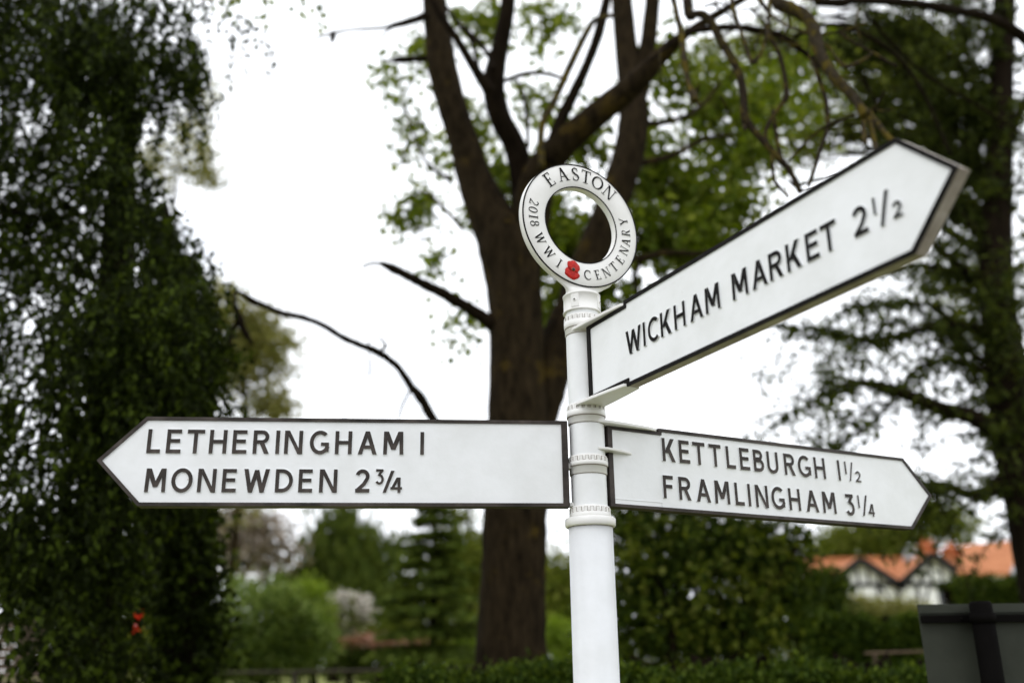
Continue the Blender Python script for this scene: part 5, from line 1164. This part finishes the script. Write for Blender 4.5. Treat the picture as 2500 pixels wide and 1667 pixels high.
# lower right arm
h = 0.10775; s0, s1 = 0.0469, 1.233
K1 = [('K',.2371,0,.0214,.0831,.98),('E',.2880,0,.0213,.0828,.98),('T',.3370,0,.0213,.0824,.98),('T',.3919,0,.0208,.0818,.98),('L',.4457,0,.0201,.0812,.98),('E',.4944,0,.0197,.0811,.98),('B',.5445,0,.0193,.0805,.98),('U',.5953,0,.0186,.0797,.98),('R',.6581,0,.0183,.0795,1),('G',.7138,0,.0178,.0790,1),('H',.7732,0,.0178,.0788,1),('1',.8488,0,.0178,.0777,1),('1',.8765,0,.0385,.0760,1.1),('/',.8975,0,.0190,.0758,.85),('2',.9243,0,.0187,.0511,1.15)]
K2 = [('F',.2279,0,-.0755,-.0158,.98),('R',.2816,0,-.0762,-.0160,.98),('A',.3422,0,-.0772,-.0168,.98),('M',.4055,0,-.0780,-.0168,.98),('L',.4651,0,-.0783,-.0172,.98),('I',.4991,0,-.0786,-.0176,.98),('N',.5436,0,-.0794,-.0180,.98),('G',.6022,0,-.0802,-.0184,.98),('H',.6629,0,-.0800,-.0186,1),('A',.7287,0,-.0800,-.0192,1),('M',.7944,0,-.0802,-.0192,1),('3',.8770,0,-.0800,-.0196,1.05),('1',.9128,0,-.0575,-.0205,1.1),('/',.9366,0,-.0795,-.0186,1),('4',.9612,0,-.0797,-.0426,1.1)]
st = .0107
outK = [(s0, -h + .001), (.207, -h + .001), (.207, -h), (s1 - tip, -h), (s1, 0), (s1 - tip, h), (.2085, h), (.2085, h - st), (s0, h - st)]
make_arm(0.4956, 0.5929 - h, False, 'lower arm pointing right, reading KETTLEBURGH 1 1/2 and FRAMLINGHAM 3 1/4', outK, [.0075, .002, .0085, .0085, .0085, .0085, .0085, .007, .0085, ][:8] + [.0135], False, K1 + K2, M['black_worn_sheen'],
         [(h - .001, .0085, [(0.0, 0.040), (0.004, 0.0465), (0.04, 0.0500), (0.10, 0.0450), (0.16, 0.036), (0.198, 0.027), (0.2045, 0.020), (0.205, 0.0)]),
          (.036, .007, [(0.0, 0.040), (0.004, 0.0465), (0.03, 0.0500), (0.065, 0.043), (0.10, 0.032), (0.12, 0.0225), (0.121, 0.0)])],
         [(.0585, -.0875, .2065, -.0864), (.2065, -.0995, .2078, -.0864)])
# upper right arm, coming towards the camera
h = 0.1067; s0, s1 = 0.0582, 1.1785
def wl(ch, u, sc=1.0, v0=-.0318, v1=.0262): 
    k_ = (u - .25) / .65; return (ch, u, 0, v0 - .0018 * k_ * 0, v1 - .003 * k_ * 0.6, sc)
WT = [wl('W', .2676, 1.02), wl('I', .3125), wl('C', .3485, .98), wl('K', .3975, 1), wl('H', .4500, 1), wl('A', .5089, .98), wl('M', .5651, 1), wl('M', .6533, 1), wl('A', .7123, .98), wl('R', .7603, .98), wl('K', .8095, .98), wl('E', .8588, .98), wl('T', .9010, .98), wl('2', .9755, 1, -.0315, .0245), wl('1', 1.0095, 1.1, -.0080, .0255), wl('/', 1.0295, 1, -.0345, .0275), wl('2', 1.0550, 1.1, -.0330, -.0010)]
outW = [(s0, -h + .0105), (.229, -h + .0105), (.229, -h), (s1 - tip, -h), (s1, 0), (s1 - tip, h), (.2335, h), (.2335, h - st), (s0, h - st)]
make_arm(-1.1017, 0.8377 - h, False, 'upper arm pointing right and up towards the viewer, reading WICKHAM MARKET 2 1/2', outW, [.0085, .0085, .0085, .0085, .0085, .0085, .007, .0085, .0150], True, WT, M['black'],
         [(h - .002, .0085, [(0.0, 0.036), (0.004, 0.0425), (0.03, 0.0450), (0.09, 0.0415), (0.16, 0.0345), (0.222, 0.0265), (0.2285, 0.020), (0.229, 0.0)]),
          (-h + .0102, .0085, [(0.0, 0.036), (0.004, 0.0425), (0.03, 0.0450), (0.09, 0.0415), (0.16, 0.0345), (0.218, 0.0270), (0.2255, 0.020), (0.226, 0.0)])], None, -0.0025)

for base_name, phrase in (('broadleaf_tree', 'broadleaf trees in the background'), ('lime_shrub', 'bright lime shrubs in the garden'), ('hedge', 'hedges around the gardens')):
    for o in bpy.data.objects:
        if o.parent is None and o.name.split('.')[0] == base_name and o.get('label'): o['group'] = phrase
